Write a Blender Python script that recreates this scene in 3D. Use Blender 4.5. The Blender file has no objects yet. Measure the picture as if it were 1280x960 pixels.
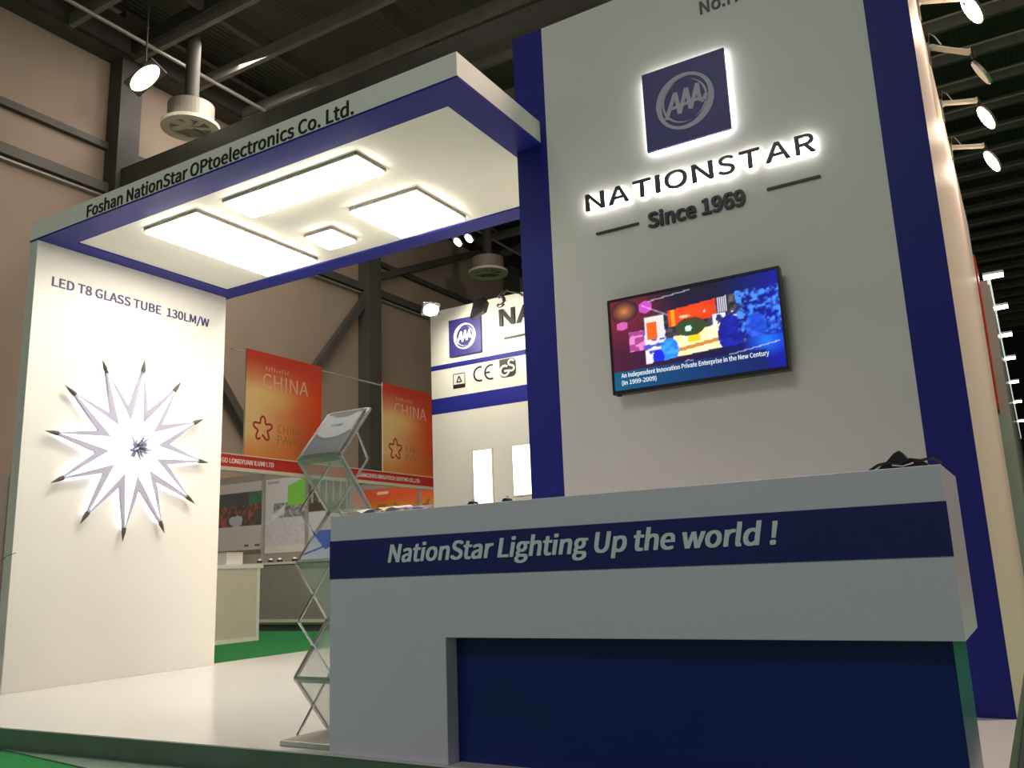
import bpy, bmesh, math, random
from mathutils import Vector, Matrix

random.seed(7)
SC = bpy.context.scene
COL = SC.collection

# ------------------------------------------------------------------ camera
cam_data = bpy.data.cameras.new('camera')
cam = bpy.data.objects.new('camera', cam_data)
COL.objects.link(cam)
RW = [[0.8548527758, 0.5174735978, -0.0380500624],
      [-0.1407504873, 0.1606828333, -0.9769187926],
      [-0.4994156906, 0.8404773065, 0.2101948271]]
m = Matrix.Identity(4)
for i in range(3):
    m[i][0] = RW[0][i]
    m[i][1] = -RW[1][i]
    m[i][2] = -RW[2][i]
m[0][3], m[1][3], m[2][3] = 0.0, 0.0, 0.69
cam.matrix_world = m
cam_data.sensor_width = 36.0
cam_data.lens = 1078.289 / 1280 * 36.0
cam_data.clip_end = 300
SC.camera = cam

# ------------------------------------------------------------------ world and hall light
world = bpy.data.worlds.new('hall_air')
SC.world = world
world.use_nodes = True
WB = world.node_tree.nodes['Background']
WB.inputs[0].default_value = (1.0, 0.97, 0.93, 1)
WB.inputs[1].default_value = 0.20
SC.view_settings.view_transform = 'Standard'
SC.view_settings.look = 'None'
SC.view_settings.gamma = 1
SC.view_settings.use_curve_mapping = False
SC.view_settings.exposure = 0.0
SC.cycles.use_denoising = True
SC.cycles.max_bounces = 8
SC.cycles.sample_clamp_indirect = 6.0


def area(name, loc, target, size, power, color):
    l = bpy.data.lights.new(name, 'AREA')
    l.shape = 'RECTANGLE'
    l.size, l.size_y = size
    l.energy = power
    l.color = color
    o = bpy.data.objects.new(name, l)
    COL.objects.link(o)
    o.location = loc
    o.rotation_euler = (Vector(target) - Vector(loc)).to_track_quat('-Z', 'Y').to_euler()
    return o


# high-bay lighting of the hall, above the aisle in front of the stand
area('aisle_high_bay', (-3.0, -5.5, 9.0), (-3.0, -4.0, 0), (4, 3), 270, (1.0, 0.99, 0.97))
area('left_aisle_high_bay', (-8.0, 9.0, 9.2), (-9.2, 9.2, 0), (1.5, 6), 400, (1.0, 0.92, 0.80))


area('side_panel_fill', (5.5, 7.5, 9.2), (-0.2, 6.5, 1.5), (1.5, 6), 1050, (1.0, 0.80, 0.66))  # unseen warm fill, added to light the tower's side panel evenly


# ------------------------------------------------------------------ materials
def lin(c):
    c = c / 255.0
    return c / 12.92 if c <= 0.04045 else ((c + 0.055) / 1.055) ** 2.4


def rgb(r, g, b):
    return (lin(r), lin(g), lin(b), 1.0)


def mat(name, color, rough=0.5, metal=0.0, var=0.06, scale=6.0, bump=0.0, spec=0.5, coat=0.0, stretch=None):
    mt = bpy.data.materials.new(name)
    mt.use_nodes = True
    nt = mt.node_tree
    b = nt.nodes['Principled BSDF']
    b.inputs['Roughness'].default_value = rough
    b.inputs['Metallic'].default_value = metal
    b.inputs['Specular IOR Level'].default_value = spec
    b.inputs['Coat Weight'].default_value = coat
    tc = nt.nodes.new('ShaderNodeTexCoord')
    nz = nt.nodes.new('ShaderNodeTexNoise')
    nz.inputs['Scale'].default_value = scale
    nz.inputs['Detail'].default_value = 4
    src = tc.outputs['Object']
    if stretch:
        mp = nt.nodes.new('ShaderNodeMapping')
        mp.inputs['Scale'].default_value = stretch
        nt.links.new(src, mp.inputs['Vector'])
        src = mp.outputs['Vector']
    nt.links.new(src, nz.inputs['Vector'])
    rp = nt.nodes.new('ShaderNodeValToRGB')
    c = color
    rp.color_ramp.elements[0].position = 0.3
    rp.color_ramp.elements[1].position = 0.7
    rp.color_ramp.elements[0].color = (c[0] * (1 - var), c[1] * (1 - var), c[2] * (1 - var), 1)
    rp.color_ramp.elements[1].color = (min(1, c[0] * (1 + var)), min(1, c[1] * (1 + var)), min(1, c[2] * (1 + var)), 1)
    nt.links.new(nz.outputs['Fac'], rp.inputs['Fac'])
    nt.links.new(rp.outputs['Color'], b.inputs['Base Color'])
    if bump:
        bp = nt.nodes.new('ShaderNodeBump')
        bp.inputs['Strength'].default_value = bump
        bp.inputs['Distance'].default_value = 0.01
        nt.links.new(nz.outputs['Fac'], bp.inputs['Height'])
        nt.links.new(bp.outputs['Normal'], b.inputs['Normal'])
    return mt


def emat(name, color, strength):
    mt = bpy.data.materials.new(name)
    mt.use_nodes = True
    nt = mt.node_tree
    b = nt.nodes['Principled BSDF']
    b.inputs['Base Color'].default_value = (0.8, 0.8, 0.8, 1)
    b.inputs['Emission Color'].default_value = (color[0], color[1], color[2], 1)
    b.inputs['Emission Strength'].default_value = strength
    return mt


def paintmat(name, rough=0.45, emit=0.0):
    mt = bpy.data.materials.new(name)
    mt.use_nodes = True
    nt = mt.node_tree
    b = nt.nodes['Principled BSDF']
    b.inputs['Roughness'].default_value = rough
    at = nt.nodes.new('ShaderNodeAttribute')
    at.attribute_name = 'print'
    if emit:
        b.inputs['Base Color'].default_value = (0.01, 0.01, 0.01, 1)
        nt.links.new(at.outputs['Color'], b.inputs['Emission Color'])
        b.inputs['Emission Strength'].default_value = emit
    else:
        nt.links.new(at.outputs['Color'], b.inputs['Base Color'])
    return mt


def wave_mat(name, color, rough, axis, scale, depth):
    """ribbed sheet metal"""
    mt = mat(name, color, rough, var=0.10, scale=0.6)
    nt = mt.node_tree
    b = nt.nodes['Principled BSDF']
    wv = nt.nodes.new('ShaderNodeTexWave')
    wv.wave_type = 'BANDS'
    wv.bands_direction = axis
    wv.inputs['Scale'].default_value = scale
    tc = nt.nodes.new('ShaderNodeTexCoord')
    nt.links.new(tc.outputs['Object'], wv.inputs['Vector'])
    bp = nt.nodes.new('ShaderNodeBump')
    bp.inputs['Strength'].default_value = depth
    bp.inputs['Distance'].default_value = 0.03
    nt.links.new(wv.outputs['Fac'], bp.inputs['Height'])
    nt.links.new(bp.outputs['Normal'], b.inputs['Normal'])
    return mt


def glassmat(name, color, alpha):
    mt = mat(name, color, 0.06, var=0.02)
    mt.node_tree.nodes['Principled BSDF'].inputs['Alpha'].default_value = alpha
    return mt


M = {}
M['white'] = mat('white_painted_board', (0.79, 0.765, 0.72, 1), 0.42, var=0.015, scale=1.5)
M['soffit'] = mat('white_soffit_board', (0.93, 0.90, 0.83, 1), 0.5, var=0.01, scale=1.5)
M['gloss_white'] = mat('white_gloss_laminate', (0.79, 0.72, 0.87, 1), 0.22, var=0.015, scale=1.2)
M['floor_white'] = mat('white_gloss_floor', (0.75, 0.735, 0.69, 1), 0.2, var=0.02, scale=1.0)
M['blue'] = mat('royal_blue_film', (0.020, 0.024, 0.245, 1), 0.45, var=0.05, scale=2, spec=0.2)
M['gloss_blue'] = mat('royal_blue_gloss', (0.014, 0.019, 0.17, 1), 0.22, var=0.05, scale=2, spec=0.4)
M['dark'] = mat('dark_lettering', (0.02, 0.018, 0.016, 1), 0.4, var=0.1)
M['navy_ink'] = mat('navy_lettering', (0.05, 0.035, 0.17, 1), 0.5, var=0.05)
M['grey_letter'] = mat('pale_grey_lettering', (0.88, 0.87, 1.0, 1), 0.45, var=0.03)
M['emblem_grey'] = mat('silver_grey_film', (0.56, 0.53, 0.68, 1), 0.45, var=0.04)
M['sign_blue'] = mat('indigo_sign_face', (0.035, 0.03, 0.22, 1), 0.45, var=0.05)
M['frame'] = mat('dark_aluminium', (0.28, 0.26, 0.24, 1), 0.4, 0.6, var=0.05)
M['alu'] = mat('brushed_aluminium', (0.55, 0.55, 0.53, 1), 0.32, 0.9, var=0.06, scale=30)
M['chrome'] = mat('polished_metal', (0.7, 0.7, 0.68, 1), 0.14, 1.0, var=0.04)
M['black'] = mat('black_plastic', (0.012, 0.012, 0.013, 1), 0.3, var=0.1)
M['panel_light'] = emat('led_panel_glow', (1.0, 0.93, 0.79), 23.0)
M['halo_light'] = emat('halo_led_glow', (1.0, 0.98, 0.93), 12.0)
M['tube_light'] = emat('glass_tube_glow', (0.97, 0.97, 1.0), 2.0)
M['star_back'] = emat('star_back_glow', (0.98, 0.97, 1.0), 4.0)
M['lavender'] = mat('lavender_grey_edge', (0.42, 0.40, 0.52, 1), 0.4, var=0.03)
M['carpet'] = mat('green_carpet', (0.034, 0.23, 0.070, 1), 0.95, var=0.18, scale=60, bump=0.4, spec=0.1)
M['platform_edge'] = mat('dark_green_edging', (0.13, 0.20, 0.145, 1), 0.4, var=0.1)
M['hall'] = wave_mat('taupe_hall_sheeting', (0.33, 0.255, 0.195, 1), 0.7, 'Y', 1.1, 0.03)
M['steel'] = mat('dark_painted_steel', (0.075, 0.068, 0.060, 1), 0.6, var=0.12, scale=3)
M['purlin'] = mat('grey_roof_steel', (0.24, 0.22, 0.20, 1), 0.6, var=0.15, scale=3)
M['roof'] = wave_mat('dark_roof_deck', (0.16, 0.135, 0.12, 1), 0.8, 'X', 3.0, 0.5)
M['pipe'] = mat('pale_pipe', (0.42, 0.39, 0.35, 1), 0.4, 0.3)
M['duct'] = mat('grey_duct', (0.36, 0.32, 0.28, 1), 0.5, 0.1)
M['diffuser'] = mat('cream_diffuser', (0.90, 0.84, 0.72, 1), 0.5)
M['red'] = mat('red_sign_board', (0.58, 0.035, 0.025, 1), 0.45, var=0.05)
M['cream'] = mat('cream_panel', (0.66, 0.60, 0.50, 1), 0.5, var=0.03)
M['booth_grey'] = mat('grey_booth_panel', (0.30, 0.265, 0.225, 1), 0.5, var=0.05)
M['booth_purple'] = mat('mauve_grey_panel', (0.27, 0.235, 0.21, 1), 0.5, var=0.05)
M['gold'] = mat('dull_gold_lettering', (0.42, 0.20, 0.05, 1), 0.45)
M['pale_red'] = mat('pale_salmon_lettering', (0.72, 0.40, 0.28, 1), 0.5)
M['crimson'] = mat('crimson_line', (0.46, 0.03, 0.04, 1), 0.5)
M['print'] = paintmat('printed_sheet', 0.4)
M['screen'] = paintmat('lit_screen', 0.2, 1.25)
M['caption'] = emat('lit_caption', (0.80, 0.84, 0.95), 0.75)
M['led_blue'] = emat('blue_pilot_led', (0.35, 0.6, 1.0), 3.0)
M['acrylic'] = glassmat('green_tinted_acrylic', (0.66, 0.73, 0.66, 1), 0.32)
M['acrylic_edge'] = mat('acrylic_edge', (0.20, 0.30, 0.23, 1), 0.2, var=0.05)
M['paper'] = mat('white_paper', (0.82, 0.80, 0.76, 1), 0.6, var=0.03)
M['leaf'] = mat('dark_green_leaf', (0.06, 0.08, 0.03, 1), 0.4, var=0.2)
M['pot'] = mat('grey_pot', (0.25, 0.24, 0.22, 1), 0.6)
M['flood'] = emat('floodlight_glow', (1.0, 0.97, 0.72), 14.0)
M['spot'] = emat('spotlight_glow', (1.0, 0.95, 0.78), 30.0)
M['warm_flood'] = emat('warm_floodlight_glow', (1.0, 0.80, 0.62), 26.0)
M['cool_flood'] = emat('cool_floodlight_glow', (0.95, 1.0, 0.97), 12.0)
M['strip'] = emat('lamplit_rail_glow', (0.92, 1.0, 0.95), 0.7)  # lamplight on the wall's top rail, given as emission
M['wall_panel_light'] = emat('wall_panel_glow', (1.0, 0.97, 0.85), 1.8)
M['green_wall'] = mat('grey_green_wall', (0.34, 0.40, 0.35, 1), 0.25, var=0.15, scale=1.0)
M['aisle_grey'] = mat('dark_grey_carpet', (0.05, 0.055, 0.06, 1), 0.9, var=0.15, scale=30)
M['blush'] = mat('blush_board', (0.82, 0.69, 0.60, 1), 0.4, var=0.02)

# ------------------------------------------------------------------ builders
ORIG = {}


def tag(o, label=None, cat=None, group=None, kind=None):
    if label:
        o['label'] = label
    if cat:
        o['category'] = cat
    if group:
        o['group'] = group
    if kind:
        o['kind'] = kind
    return o


def thing(name, label, cat, loc=(0, 0, 0), group=None):
    o = bpy.data.objects.new(name, None)
    o.empty_display_size = 0.1
    COL.objects.link(o)
    o.location = loc
    ORIG[o] = Vector(loc)
    return tag(o, label, cat, group)


def link_mesh(name, me, mt, parent=None, origin=None):
    """verts in me are world coordinates; origin only used for top-level meshes"""
    base = Vector((0, 0, 0))
    if parent is not None:
        base = ORIG[parent]
    elif origin is not None:
        base = Vector(origin)
    if base.length > 0:
        me.transform(Matrix.Translation(-base))
    if mt is not None:
        me.materials.clear()
        me.materials.append(mt)
    o = bpy.data.objects.new(name, me)
    COL.objects.link(o)
    if parent is not None:
        o.parent = parent
    else:
        o.location = base
    ORIG[o] = base
    return o


class MB:
    def __init__(self):
        self.bm = bmesh.new()

    def face(self, pts):
        vs = [self.bm.verts.new(p) for p in pts]
        return self.bm.faces.new(vs)

    def hexa(self, p):
        v = [self.bm.verts.new(q) for q in p]
        for f in ((0, 3, 2, 1), (4, 5, 6, 7), (0, 1, 5, 4), (1, 2, 6, 5), (2, 3, 7, 6), (3, 0, 4, 7)):
            self.bm.faces.new([v[i] for i in f])
        return self

    def box(self, x0, x1, y0, y1, z0, z1):
        return self.hexa([(x0, y0, z0), (x1, y0, z0), (x1, y1, z0), (x0, y1, z0),
                          (x0, y0, z1), (x1, y0, z1), (x1, y1, z1), (x0, y1, z1)])

    def prism(self, poly, o, u, v, d0, d1):
        """2-D outline in the u, v plane of o, from d0 to d1 along u x v"""
        o, u, v = Vector(o), Vector(u), Vector(v)
        n = u.cross(v)
        a = [self.bm.verts.new(o + u * p[0] + v * p[1] + n * d0) for p in poly]
        b = [self.bm.verts.new(o + u * p[0] + v * p[1] + n * d1) for p in poly]
        k = len(poly)
        self.bm.faces.new(list(reversed(a)))
        self.bm.faces.new(b)
        for i in range(k):
            j = (i + 1) % k
            self.bm.faces.new([a[i], a[j], b[j], b[i]])
        return self

    def bar(self, p0, p1, w, h, up=(0, 0, 1)):
        p0, p1, up = Vector(p0), Vector(p1), Vector(up)
        t = (p1 - p0).normalized()
        s = t.cross(up).normalized() * (w / 2)
        r = s.normalized().cross(t).normalized() * (h / 2)
        return self.hexa([p0 - s - r, p0 + s - r, p1 + s - r, p1 - s - r,
                          p0 - s + r, p0 + s + r, p1 + s + r, p1 - s + r])

    def tube(self, pts, r, n=10, cap=True):
        pts = [Vector(p) for p in pts]
        rs = r if isinstance(r, (list, tuple)) else [r] * len(pts)
        rings = []
        for i, p in enumerate(pts):
            t = (pts[min(i + 1, len(pts) - 1)] - pts[max(i - 1, 0)]).normalized()
            ref = Vector((0, 0, 1)) if abs(t.z) < 0.9 else Vector((1, 0, 0))
            a = t.cross(ref).normalized()
            b = t.cross(a).normalized()
            rings.append([self.bm.verts.new(p + (a * math.cos(q) + b * math.sin(q)) * rs[i])
                          for q in [2 * math.pi * k / n for k in range(n)]])
        for i in range(len(rings) - 1):
            for k in range(n):
                j = (k + 1) % n
                self.bm.faces.new([rings[i][k], rings[i][j], rings[i + 1][j], rings[i + 1][k]])
        if cap:
            self.bm.faces.new(rings[0])
            self.bm.faces.new(rings[-1])
        return self

    def build(self, name, mt, parent=None, origin=None, bevel=0.0, smooth=False, recalc=True):
        if recalc:
            bmesh.ops.recalc_face_normals(self.bm, faces=self.bm.faces[:])
        me = bpy.data.meshes.new(name)
        self.bm.to_mesh(me)
        self.bm.free()
        if smooth:
            for p in me.polygons:
                p.use_smooth = True
        o = link_mesh(name, me, mt, parent, origin)
        if bevel:
            md = o.modifiers.new('bevel', 'BEVEL')
            md.width = bevel
            md.segments = 2
            md.limit_method = 'ANGLE'
        return o


X, Y, Z = (1, 0, 0), (0, 1, 0), (0, 0, 1)


GLYPH = {'!':[113,[[46,77,68,77,72,226,72,262,40,262,41,226],[56,-5,65,-3,73,2,78,10,79,20,78,30,73,37,65,42,56,44,47,42,40,37,35,30,33,20,35,10,40,2,47,-3]]],
'(':[118,[[84,-69,103,-60,84,-21,70,21,62,64,59,109,62,153,70,197,84,238,103,277,84,286,62,246,46,204,36,158,32,109,36,59,46,14,62,-29]]],
')':[118,[[35,-69,56,-29,72,14,83,59,86,109,83,158,72,204,56,246,35,286,15,277,34,238,49,197,57,153,60,109,57,64,49,21,34,-21,15,-60]]],
',':[97,[[26,-67,48,-54,64,-38,74,-17,77,7,76,22,70,34,62,42,50,44,41,43,33,38,28,31,26,22,28,12,33,5,41,1,50,-1,54,0,51,-15,44,-28,33,-39,19,-48]]],
'-':[121,[[16,86,106,86,106,110,16,110]]],
'.':[97,[[49,-5,58,-3,65,2,70,10,72,20,70,30,65,37,58,42,49,44,40,42,32,37,27,30,26,20,27,10,32,2,40,-3]]],
'/':[137,[[4,-63,27,-63,132,278,109,278]]],
'0':[194,[[97,-5,130,4,156,29,172,70,177,129,172,187,156,229,130,253,97,261,64,253,39,229,23,187,18,129,23,70,39,29,64,4],[97,21,77,28,62,47,52,81,48,129,52,177,62,211,77,230,97,236,117,230,133,211,143,177,146,129,143,81,133,47,117,28]]],
'1':[194,[[31,0,172,0,172,27,120,27,120,257,96,257,85,251,72,246,58,242,42,238,42,218,88,218,88,27,31,27]]],
'2':[194,[[15,0,177,0,177,28,106,28,96,27,85,27,74,26,64,25,105,67,137,108,157,147,165,186,159,217,144,241,121,256,90,261,67,259,47,251,30,239,14,224,33,206,44,217,57,227,71,233,86,235,107,231,121,221,130,205,133,185,126,150,104,112,68,68,15,19]]],
'3':[194,[[92,-5,124,0,151,15,168,38,175,69,170,93,159,112,142,125,120,134,120,136,139,145,153,158,163,176,166,197,160,224,145,244,121,257,91,261,70,259,52,253,35,243,20,231,37,210,48,221,61,228,75,233,90,235,108,232,122,224,130,211,133,195,130,175,118,160,96,149,62,146,62,121,100,117,125,107,138,91,142,70,138,50,128,35,111,25,90,22,70,24,53,31,39,40,27,51,10,31,24,17,42,6,65,-2]]],
'6':[194,[[105,-5,134,1,157,18,173,45,179,79,174,114,160,139,137,154,108,159,93,157,77,151,63,141,50,129,56,179,70,212,91,229,116,235,127,234,138,230,148,223,157,215,175,235,163,246,149,254,133,259,114,261,79,254,48,230,27,187,20,123,26,67,44,27,71,3],[50,103,63,118,77,128,90,134,103,136,123,132,137,120,146,102,149,79,145,55,136,37,123,25,105,21,84,26,67,42,56,68]]],
'8':[194,[[98,-5,131,1,156,15,172,36,178,62,175,85,165,104,151,118,135,129,135,131,147,142,158,156,166,174,169,193,164,220,150,242,128,256,99,261,71,256,49,243,34,222,28,195,31,177,39,161,50,147,63,136,63,135,46,123,31,107,20,88,16,64,22,36,39,15,65,1],[116,139,94,149,75,160,62,175,57,195,60,212,69,225,82,234,98,237,117,233,130,224,139,209,142,191,140,177,135,164,127,151],[98,19,77,23,60,33,49,48,44,67,47,84,54,100,66,113,80,125,106,114,127,101,142,85,148,63,144,45,134,31,119,22]]],
'9':[194,[[82,-5,117,3,147,28,168,73,175,139,169,193,151,231,123,254,89,261,61,255,37,238,21,212,15,178,20,143,35,118,57,102,86,97,102,100,118,106,132,116,145,129,139,78,125,45,105,28,81,22,69,23,57,27,47,33,38,42,20,22,32,11,46,3,63,-3],[145,155,132,140,118,129,105,123,91,121,71,125,57,137,48,155,46,178,49,202,58,220,72,232,89,236,111,231,128,216,139,190]]],
':':[97,[[49,137,58,138,65,143,70,151,72,161,70,171,65,179,58,184,49,186,40,184,32,179,27,171,26,161,27,151,32,143,40,138],[49,-5,58,-3,65,2,70,10,72,20,70,30,65,37,58,42,49,44,40,42,32,37,27,30,26,20,27,10,32,2,40,-3]]],
'A':[213,[[1,0,34,0,59,78,153,78,177,0,211,0,124,257,88,257],[67,104,79,144,86,165,93,187,99,208,105,230,106,230,113,208,119,187,125,165,132,144,145,104]]],
'B':[230,[[35,0,117,0,156,5,187,19,207,42,214,75,210,99,200,117,183,129,162,137,162,138,178,147,190,159,197,176,200,194,193,223,175,242,147,253,111,257,35,257],[68,148,68,231,107,231,134,229,153,222,164,209,168,190,164,172,153,159,134,151,106,148],[68,26,68,123,112,123,142,120,164,111,178,97,182,76,178,54,164,38,142,29,112,26]]],
'C':[223,[[132,-5,155,-2,176,5,195,17,211,32,193,53,180,41,166,32,151,26,133,24,100,31,75,52,59,85,54,129,59,172,76,205,101,226,134,233,150,231,164,226,176,219,187,209,204,230,192,242,175,252,156,259,134,261,89,252,53,226,29,184,20,128,29,72,52,31,88,4]]],
'D':[241,[[35,0,101,0,152,9,190,34,212,75,220,129,212,184,189,224,152,248,99,257,35,257],[68,27,68,230,97,230,136,224,165,204,181,172,187,129,181,86,165,54,136,34,97,27]]],
'E':[206,[[35,0,187,0,187,28,68,28,68,121,165,121,165,149,68,149,68,229,183,229,183,257,35,257]]],
'F':[193,[[35,0,68,0,68,115,166,115,166,143,68,143,68,229,183,229,183,257,35,257]]],
'G':[241,[[136,-5,161,-2,182,4,201,13,215,25,215,133,131,133,131,106,186,106,186,39,177,33,165,28,153,25,139,24,103,31,76,52,59,85,54,129,60,172,77,205,104,226,139,233,157,231,171,226,184,218,194,209,212,230,199,241,183,251,162,258,138,261,91,252,54,226,29,184,20,128,29,72,53,31,90,4]]],
'H':[255,[[35,0,68,0,68,121,187,121,187,0,220,0,220,257,187,257,187,149,68,149,68,257,35,257]]],
'I':[102,[[35,0,68,0,68,257,35,257]]],
'L':[190,[[35,0,180,0,180,28,68,28,68,257,35,257]]],
'M':[284,[[35,0,64,0,64,142,64,160,63,180,62,200,60,218,62,218,82,159,131,26,153,26,201,159,222,218,223,218,222,200,220,180,219,160,219,142,219,0,249,0,249,257,210,257,161,119,157,106,152,93,148,79,143,66,142,66,137,79,133,93,128,106,123,119,74,257,35,257]]],
'N':[253,[[35,0,66,0,66,135,65,155,64,175,63,195,62,215,63,215,91,162,185,0,218,0,218,257,187,257,187,123,187,103,188,82,190,62,192,42,190,42,162,95,68,257,35,257]]],
'O':[260,[[130,-5,174,5,209,31,231,74,239,129,231,185,209,226,174,252,130,261,86,252,51,226,28,185,20,129,28,74,51,31,86,5],[130,24,98,31,74,52,59,86,54,129,59,172,74,205,98,226,130,233,161,226,185,205,201,172,206,129,201,86,185,52,161,31]]],
'P':[222,[[35,0,68,0,68,102,110,102,148,107,178,121,198,146,204,181,198,217,178,240,148,253,109,257,35,257],[68,129,68,230,104,230,134,228,155,220,168,205,172,181,168,158,156,141,135,132,106,129]]],
'R':[222,[[68,135,68,230,111,230,137,228,157,220,169,206,173,185,169,163,157,147,137,138,111,135],[176,0,213,0,147,112,171,122,189,137,201,158,205,185,199,219,180,241,152,253,116,257,35,257,35,0,68,0,68,109,114,109]]],
'S':[209,[[106,-5,143,1,170,17,188,40,194,68,190,93,178,112,162,126,141,137,104,153,89,159,75,168,65,180,62,196,65,211,75,223,90,230,110,233,127,231,142,226,156,219,168,209,185,230,170,242,152,252,132,259,110,261,77,256,52,242,35,221,29,193,34,169,46,150,63,137,81,127,118,111,135,103,148,94,157,82,161,65,157,48,146,35,130,27,107,24,87,26,68,33,51,43,36,56,17,33,35,18,56,6,80,-2]]],
'T':[210,[[89,0,121,0,121,229,199,229,199,257,11,257,11,229,89,229]]],
'U':[252,[[126,-5,163,1,192,20,211,54,218,106,218,257,187,257,187,105,183,66,170,41,150,28,126,24,103,28,84,41,71,66,67,105,67,257,34,257,34,106,41,54,61,20,90,1]]],
'V':[201,[[82,0,120,0,201,257,168,257,127,118,121,96,115,75,109,55,102,33,101,33,94,55,88,75,82,96,76,118,34,257,0,257]]],
'W':[307,[[63,0,102,0,140,155,143,170,147,184,150,199,153,213,154,213,158,199,161,184,164,170,167,155,206,0,245,0,298,257,267,257,239,117,236,96,232,75,229,55,225,34,223,34,219,55,214,76,210,96,205,117,169,257,140,257,104,117,100,96,95,75,90,55,86,34,85,34,81,55,77,75,73,96,69,117,42,257,9,257]]],
'Y':[186,[[77,0,109,0,109,99,186,257,153,257,120,184,114,170,107,156,101,142,94,128,92,128,86,142,80,156,73,170,67,184,34,257,0,257,77,99]]],
'Z':[211,[[18,0,195,0,195,28,57,28,193,237,193,257,30,257,30,229,153,229,18,20]]],
'a':[197,[[76,-5,93,-2,109,3,125,12,139,23,140,23,143,0,169,0,169,117,165,149,154,174,133,189,103,195,81,193,61,187,43,179,29,170,41,148,53,156,67,162,82,167,98,168,117,164,129,154,136,138,137,120,85,111,49,97,28,77,21,49,25,26,36,10,54,-1],[85,21,72,23,61,28,54,38,51,51,56,68,70,82,97,92,137,99,137,46,124,35,111,28,98,23]]],
'c':[178,[[107,-5,124,-3,140,2,155,9,169,19,155,41,145,34,134,28,123,24,110,22,86,27,67,42,55,65,51,95,56,125,68,148,87,163,111,168,122,167,131,164,140,158,149,152,165,173,154,181,142,188,127,193,110,195,75,188,46,169,26,137,18,95,25,53,44,22,72,2]]],
'd':[217,[[97,-5,114,-2,129,3,143,12,155,22,156,22,159,0,185,0,185,279,153,279,153,206,154,173,142,182,130,189,116,194,101,195,70,188,43,168,25,137,19,95,24,53,40,21,65,2],[104,22,82,27,65,42,55,65,51,95,56,125,68,148,85,163,106,168,118,167,130,163,141,157,153,148,153,48,141,37,129,29,117,24]]],
'e':[194,[[109,-5,127,-3,144,1,158,7,172,15,160,36,149,30,138,25,126,22,113,21,88,26,68,39,55,60,50,88,178,88,178,91,179,96,179,101,179,106,174,143,160,171,136,189,103,195,72,188,44,168,25,137,18,95,25,53,45,22,74,2],[49,110,56,135,68,154,85,166,104,169,124,166,139,154,148,136,151,110]]],
'g':[197,[[96,-88,136,-82,166,-68,186,-47,193,-22,188,-1,176,13,155,21,126,23,89,23,73,25,63,29,57,36,56,44,57,51,59,57,63,62,68,67,75,64,82,62,89,61,96,60,123,65,145,78,160,99,166,126,164,138,161,149,156,158,150,166,189,166,189,190,123,190,117,192,111,194,104,195,96,195,69,190,46,177,31,155,25,127,27,111,33,97,41,85,50,76,50,75,42,68,35,60,31,50,29,39,30,29,34,20,39,13,46,8,46,6,34,-3,25,-13,20,-25,18,-37,24,-58,40,-74,65,-84],[96,82,80,85,68,94,59,108,56,127,59,146,68,160,80,169,96,172,112,169,125,160,133,146,137,127,133,108,125,94,112,85],[101,-65,78,-63,60,-56,50,-46,46,-32,47,-24,50,-16,56,-8,65,0,72,-1,78,-2,84,-3,90,-3,123,-3,139,-4,151,-8,159,-16,161,-27,157,-41,145,-54,126,-62]]],
'h':[212,[[32,0,64,0,64,138,78,151,90,160,103,165,116,167,133,164,144,155,150,139,152,116,152,0,184,0,184,120,181,152,170,176,152,190,126,195,108,193,91,186,77,176,63,163,64,202,64,279,32,279]]],
'i':[96,[[32,0,64,0,64,190,32,190],[48,229,57,231,64,235,68,242,70,251,68,259,64,266,57,270,48,271,40,270,33,266,29,259,27,251,29,242,33,235,40,231]]],
'l':[99,[[66,-5,72,-4,77,-4,81,-3,84,-2,80,23,78,22,76,22,74,22,73,22,70,23,67,25,65,29,64,36,64,279,32,279,32,38,34,20,40,7,51,-2]]],
'n':[213,[[32,0,64,0,64,138,78,151,90,160,103,165,116,167,133,164,144,155,150,139,152,116,152,0,184,0,184,120,181,152,170,176,152,190,126,195,108,193,91,186,76,175,62,162,58,190,32,190]]],
'o':[212,[[106,-5,139,2,167,22,187,53,194,95,187,137,167,169,139,188,106,195,73,188,45,169,25,137,18,95,25,53,45,22,73,2],[106,22,84,27,66,42,55,65,51,95,55,125,66,148,84,163,106,168,129,163,146,148,157,125,161,95,157,65,146,42,129,27]]],
'p':[217,[[32,-80,64,-80,64,-16,63,18,76,8,90,1,103,-3,116,-5,147,2,173,22,192,55,199,98,194,138,179,169,155,188,123,195,107,193,91,187,76,178,62,168,58,190,32,190],[111,22,100,23,89,27,77,33,64,42,64,142,78,153,91,161,103,166,115,168,138,163,154,149,163,127,165,98,161,66,150,42,132,28]]],
'r':[136,[[32,0,64,0,64,122,75,143,87,156,100,164,112,166,117,166,122,166,126,165,131,163,137,191,132,193,127,194,122,195,116,195,101,192,86,184,73,172,62,155,58,190,32,190]]],
's':[164,[[82,-5,112,0,133,12,146,30,151,52,146,75,132,90,114,101,93,110,78,116,65,122,56,131,52,143,54,153,61,162,72,168,88,170,100,169,111,165,121,160,131,153,146,173,134,182,120,189,104,193,87,195,59,191,39,179,26,162,22,141,27,120,39,105,57,94,77,86,93,80,107,72,117,63,120,50,118,38,111,29,99,23,83,20,67,22,53,27,39,34,27,43,11,22,26,11,43,3,62,-3]]],
't':[132,[[92,-5,101,-4,110,-2,119,0,127,2,121,27,116,25,110,23,105,22,99,21,85,24,76,31,71,42,70,58,70,164,121,164,121,190,70,190,70,244,43,244,40,190,9,188,9,164,38,164,38,59,41,33,50,13,66,0]]],
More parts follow.
